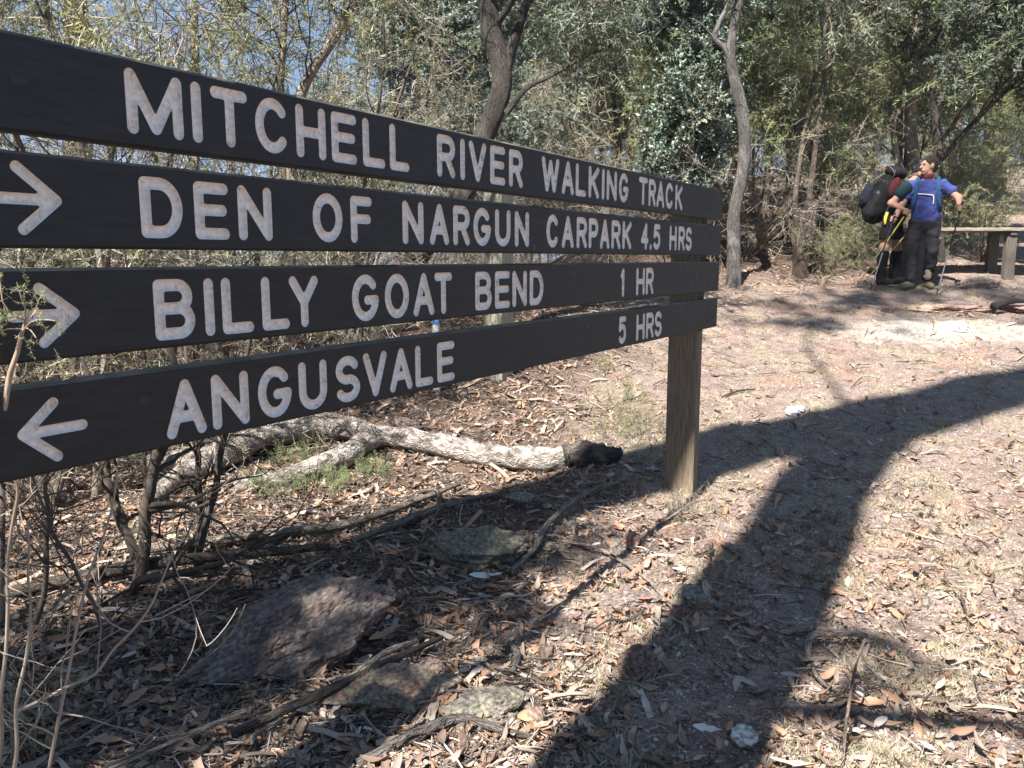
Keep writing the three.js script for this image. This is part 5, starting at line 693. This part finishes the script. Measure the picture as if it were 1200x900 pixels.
  for (const s of [-1, 1]) { const c = new Col(), x = 0.05 + s * 0.12; const pts = [[x - s * 0.01, 1.42, -0.13], [x, 1.475, -0.03], [x + s * 0.005, 1.46, 0.05], [x + s * 0.012, 1.36, 0.125], [x + s * 0.02, 1.24, 0.138], [x + s * 0.045, 1.1, 0.12], [x + s * 0.06, 1.03, 0.05]]; const cv = new THREE.CatmullRomCurve3(pts.map((q) => V(...q))); let pr = null; for (let k = 0; k <= 26; k++) { const q = cv.getPoint(k / 26), w = 0.022; const ids = [[-w, 0], [-w, 0.014], [w, 0.014], [w, 0]].map(([dx, dz]) => { const o = V(q.x - 0.05, 0, q.z).normalize(); return c.vert(q.x + dx, q.y + dz * (q.z < 0.06 ? 0.8 : 0), q.z + dz * (q.z > 0 ? 1 : 0.2), dx, k / 26, WHITE); }); if (pr) for (let j = 0; j < 4; j++) { const a = pr[j], b = pr[(j + 1) % 4], d = ids[j], e = ids[(j + 1) % 4]; c.i.push(a, b, d, b, e, d); } pr = ids; } part('shoulder_strap', c.build(), M.cloth(0.02, 0.075, 0.14), bp); }
  pole('silver trekking pole held in the right hand of the hiker in blue', V(...poleL[0]), V(...poleL[1]), p1, [0.05, 0.06, 0.09], [0.6, 0.6, 0.62]);
  pole('black trekking pole held in the left hand of the hiker in blue', V(...poleR[0]), V(...poleR[1]), p1, [0.03, 0.03, 0.03], [0.45, 0.45, 0.47]);
}
function pole(label, a, b, person, up, low) { // handle a, tip b, in the person's own frame
  person.updateMatrixWorld(true); const A = person.localToWorld(a.clone()), B = person.localToWorld(b.clone()); B.y = H(B.x, B.z) - 0.01;
  const g = thing('trekking_pole', label, 'trekking pole', [B.x, B.y, B.z]), d = A.clone().sub(B), at = (t, r) => [d.x * t, d.y * t, d.z * t, r];
  const seg = (nm, t0, t1, r0, r1, c, m = {}) => { const q = new Col(); q.tube([at(t0, r0), at((t0 + t1) / 2, (r0 + r1) / 2), at(t1, r1)], 10, WHITE, { sub: 2, cap0: true }); part(nm, q.build(), M.cloth(...c, m), g); };
  seg('grip', 0.9, 1.03, 0.015, 0.017, [0.02, 0.02, 0.02]); seg('upper_shaft', 0.5, 0.9, 0.0095, 0.0095, up, { metalness: 0.4, roughness: 0.35 }); seg('lower_shaft', 0.06, 0.5, 0.0085, 0.008, low, { metalness: 0.6, roughness: 0.35 }); seg('tip', 0, 0.06, 0.004, 0.008, [0.08, 0.08, 0.08]);
  const bk = new THREE.CylinderGeometry(0.03, 0.026, 0.008, 14); bk.applyQuaternion(new THREE.Quaternion().setFromUnitVectors(YUP, d.clone().normalize())); bk.translate(d.x * 0.07, d.y * 0.07, d.z * 0.07); part('basket', bk, M.cloth(0.02, 0.02, 0.02), g);
}
// second hiker, stooping to the right under a large black pack
{
  const b = [5.2, -11.72], by = H(...b), g = thing('person', 'stooping hiker in black shorts and gaiters carrying a huge black pack', 'person', [b[0], by, b[1]], -0.46);
  const hipA = [0.08, 0.9, 0.08], hipB = [0.09, 0.9, -0.1], knA = [0.0, 0.5, 0.1], anA = [-0.02, 0.1, 0.08], knB = [0.16, 0.5, -0.12], anB = [0.13, 0.1, -0.14], chest = [0.2, 1.2, 0], N = [0.3, 1.36, 0], shA = [0.23, 1.29, 0.17], elA = [0.06, 1.1, 0.24], haA = [0.24, 1.0, 0.28], shB = [0.25, 1.29, -0.17], elB = [0.35, 1.08, -0.22], haB = [0.45, 0.98, -0.05];
  const torso = [ell([0.09, 0.95, 0], [0.14, 0.16, 0.17]), ell([0.14, 1.08, 0], [0.14, 0.2, 0.165]), ell([0.2, 1.22, 0], [0.14, 0.19, 0.175]), cap(shA, shB, 0.066, 0.066)];
  const hd = headParts([0.4, 1.5, 0.0], 1.45);
  const gA = V(0.27, 0.97, 0.29);
  skin(g, 'body', uni([...torso, cap([0.22, 1.3, 0], [0.36, 1.45, 0], 0.08, 0.055), cap(shA, elA, 0.053, 0.044), cap(elA, haA, 0.043, 0.028), cap(shB, elB, 0.053, 0.044), cap(elB, haB, 0.043, 0.028), cap(hipA, knA, 0.095, 0.06), cap(knA, anA, 0.06, 0.04), cap(hipB, knB, 0.095, 0.06), cap(knB, anB, 0.06, 0.04), cap([-0.03, 0.045, 0.08], [0.14, 0.035, 0.1], 0.042, 0.034), cap([0.12, 0.045, -0.14], [0.28, 0.035, -0.13], 0.042, 0.034)], 0.03), [-0.14, -0.02, -0.36], [0.54, 1.54, 0.4], 0.013, skinM, [[uni(hd.fs, 0.018), [0.24, 1.32, -0.16], [0.58, 1.68, 0.16], 0.006], hand([gA.x, gA.y, gA.z], [0.5, 0.75, -0.1], [-1, 0.3, 0], haA), hand([0.47, 0.96, -0.04], [0.5, 0.75, -0.1], [-1, 0.3, 0], haB)]);
  const sh = cutB(off(uni([...torso, cap(shA, [0.16, 1.22, 0.2], 0.07, 0.068), cap(shB, [0.29, 1.2, -0.2], 0.07, 0.068), cap([0.22, 1.3, 0], [0.31, 1.4, 0], 0.085, 0.06)], 0.035), 0.012), (x, y) => Math.max(0.9 - y, y - 1.41));
  skin(g, 'shirt', (x, y, z) => sh(x, y, z) + 0.006 * fbm3(x * 9, y * 6, z * 9, 2), [-0.12, 0.86, -0.32], [0.44, 1.46, 0.34], 0.012, M.cloth(0.008, 0.022, 0.027));
  const so = cutB(off(uni([ell([0.09, 0.92, 0], [0.15, 0.13, 0.175]), cap(hipA, [0.02, 0.6, 0.1], 0.11, 0.1), cap(hipB, [0.14, 0.6, -0.12], 0.11, 0.1)], 0.03), 0.006), (x, y) => Math.max(y - 0.98, 0.62 - y));
  skin(g, 'shorts', (x, y, z) => so(x, y, z) + 0.008 * fbm3(x * 8, y * 7, z * 8, 2), [-0.16, 0.58, -0.3], [0.32, 1.02, 0.3], 0.012, M.cloth(0.005, 0.005, 0.0055));
  const ga = cutB(uni([cap([0.0, 0.47, 0.1], [-0.02, 0.1, 0.08], 0.078, 0.062), cap([0.16, 0.47, -0.12], [0.13, 0.1, -0.14], 0.078, 0.062)], 0.02), (x, y) => y - 0.46);
  skin(g, 'gaiters', (x, y, z) => ga(x, y, z) + 0.006 * fbm3(x * 10, y * 9, z * 10, 2), [-0.14, 0.02, -0.26], [0.3, 0.5, 0.22], 0.011, M.cloth(0.009, 0.009, 0.0095));
  const bo = uni([cap([-0.03, 0.05, 0.08], [0.16, 0.036, 0.1], 0.054, 0.042), cap([0.12, 0.05, -0.14], [0.3, 0.036, -0.13], 0.054, 0.042)], 0.02);
  skin(g, 'boots', (x, y, z) => Math.max(bo(x, y, z), -y), [-0.12, -0.04, -0.24], [0.38, 0.14, 0.2], 0.011, M.cloth(0.025, 0.023, 0.02));
  skin(g, 'cap', cutB(uni([ell([0.39, 1.53, 0], [0.1, 0.1, 0.085]), cap([0.46, 1.54, -0.03], [0.52, 1.53, 0.03], 0.02, 0.018)], 0.02), (x, y) => 1.515 - y), [0.24, 1.46, -0.14], [0.6, 1.68, 0.14], 0.008, M.cloth(0.015, 0.015, 0.016));
  const bp = thing('backpack', 'huge black hiking pack with dark red panel on the stooping hiker', 'backpack', [b[0], by, b[1]], -0.46);
  const rot = (x, y) => { const a = -0.36, cx = -0.06, cy = 1.23, dx = x - cx, dy = y - cy; return [cx + dx * Math.cos(a) - dy * Math.sin(a), cy + dx * Math.sin(a) + dy * Math.cos(a)]; };
  const inv = (f) => (x, y, z) => { const a = 0.36, cx = -0.06, cy = 1.23, dx = x - cx, dy = y - cy; return f(cx + dx * Math.cos(a) - dy * Math.sin(a), cy + dx * Math.sin(a) + dy * Math.cos(a), z); };
  skin(bp, 'pack_body', inv((x, y, z) => uni([ell([-0.06, 1.2, 0], [0.17, 0.36, 0.2]), ell([-0.08, 1.0, 0], [0.16, 0.17, 0.19])], 0.06)(x, y, z) + 0.014 * fbm3(x * 7, y * 5, z * 7, 3)), [-0.4, 0.74, -0.26], [0.32, 1.72, 0.26], 0.014, M.cloth(0.005, 0.005, 0.0055));
  skin(bp, 'pack_lid', inv((x, y, z) => ell([-0.03, 1.56, 0], [0.15, 0.085, 0.17])(x, y, z) + 0.01 * fbm3(x * 9, y * 9, z * 9, 2)), [-0.2, 1.34, -0.22], [0.4, 1.78, 0.22], 0.012, M.cloth(0.01, 0.01, 0.012));
  skin(bp, 'side_pouch', inv((x, y, z) => ell([-0.24, 1.16, 0.02], [0.1, 0.19, 0.13])(x, y, z) + 0.012 * fbm3(x * 9, y * 9, z * 9, 2)), [-0.5, 0.86, -0.16], [0.0, 1.46, 0.2], 0.012, M.cloth(0.01, 0.013, 0.02));
  skin(bp, 'red_panel', inv((x, y, z) => ell([0.04, 1.36, 0.15], [0.07, 0.14, 0.055])(x, y, z)), [-0.1, 1.1, 0.04], [0.3, 1.64, 0.24], 0.01, M.cloth(0.05, 0.01, 0.01));
  skin(bp, 'lower_sack', inv((x, y, z) => uni([cap([-0.1, 0.96, 0.09], [-0.1, 1.2, 0.13], 0.11, 0.085)], 0.01)(x, y, z) + 0.008 * fbm3(x * 9, y * 9, z * 9, 2)), [-0.44, 0.7, -0.08], [0.2, 1.44, 0.3], 0.012, M.cloth(0.012, 0.012, 0.012, { roughness: 0.5 }));
  { const q = new Col(); q.tube([[0.02, 0.98, 0.2, 0.018], [0.0, 0.9, 0.22, 0.022], [0.0, 0.82, 0.21, 0.014]], 8, WHITE, { sub: 4, cap0: true }); part('yellow_strap', q.build(), M.cloth(0.6, 0.5, 0.06), bp); }
  { const q = new Col(); q.tube([[0.1, 0.98, 0.19, 0.02], [0.2, 1.02, 0.16, 0.022], [0.24, 1.06, 0.05, 0.022]], 8, WHITE, { sub: 4, cap0: true }); part('hip_belt', q.build(), M.cloth(0.02, 0.02, 0.02), bp); }
  pole('yellow trekking pole slanting down from the stooping hiker, nearer of two', V(0.29, 1.02, 0.29), V(-0.32, 0.02, 0.34), g, [0.6, 0.5, 0.1], [0.5, 0.45, 0.2]);
  pole('yellow trekking pole slanting down from the stooping hiker, farther of two', V(0.5, 1.0, -0.04), V(-0.26, 0.02, 0.2), g, [0.55, 0.46, 0.1], [0.45, 0.4, 0.2]);
}
renderer.render(scene, camera);
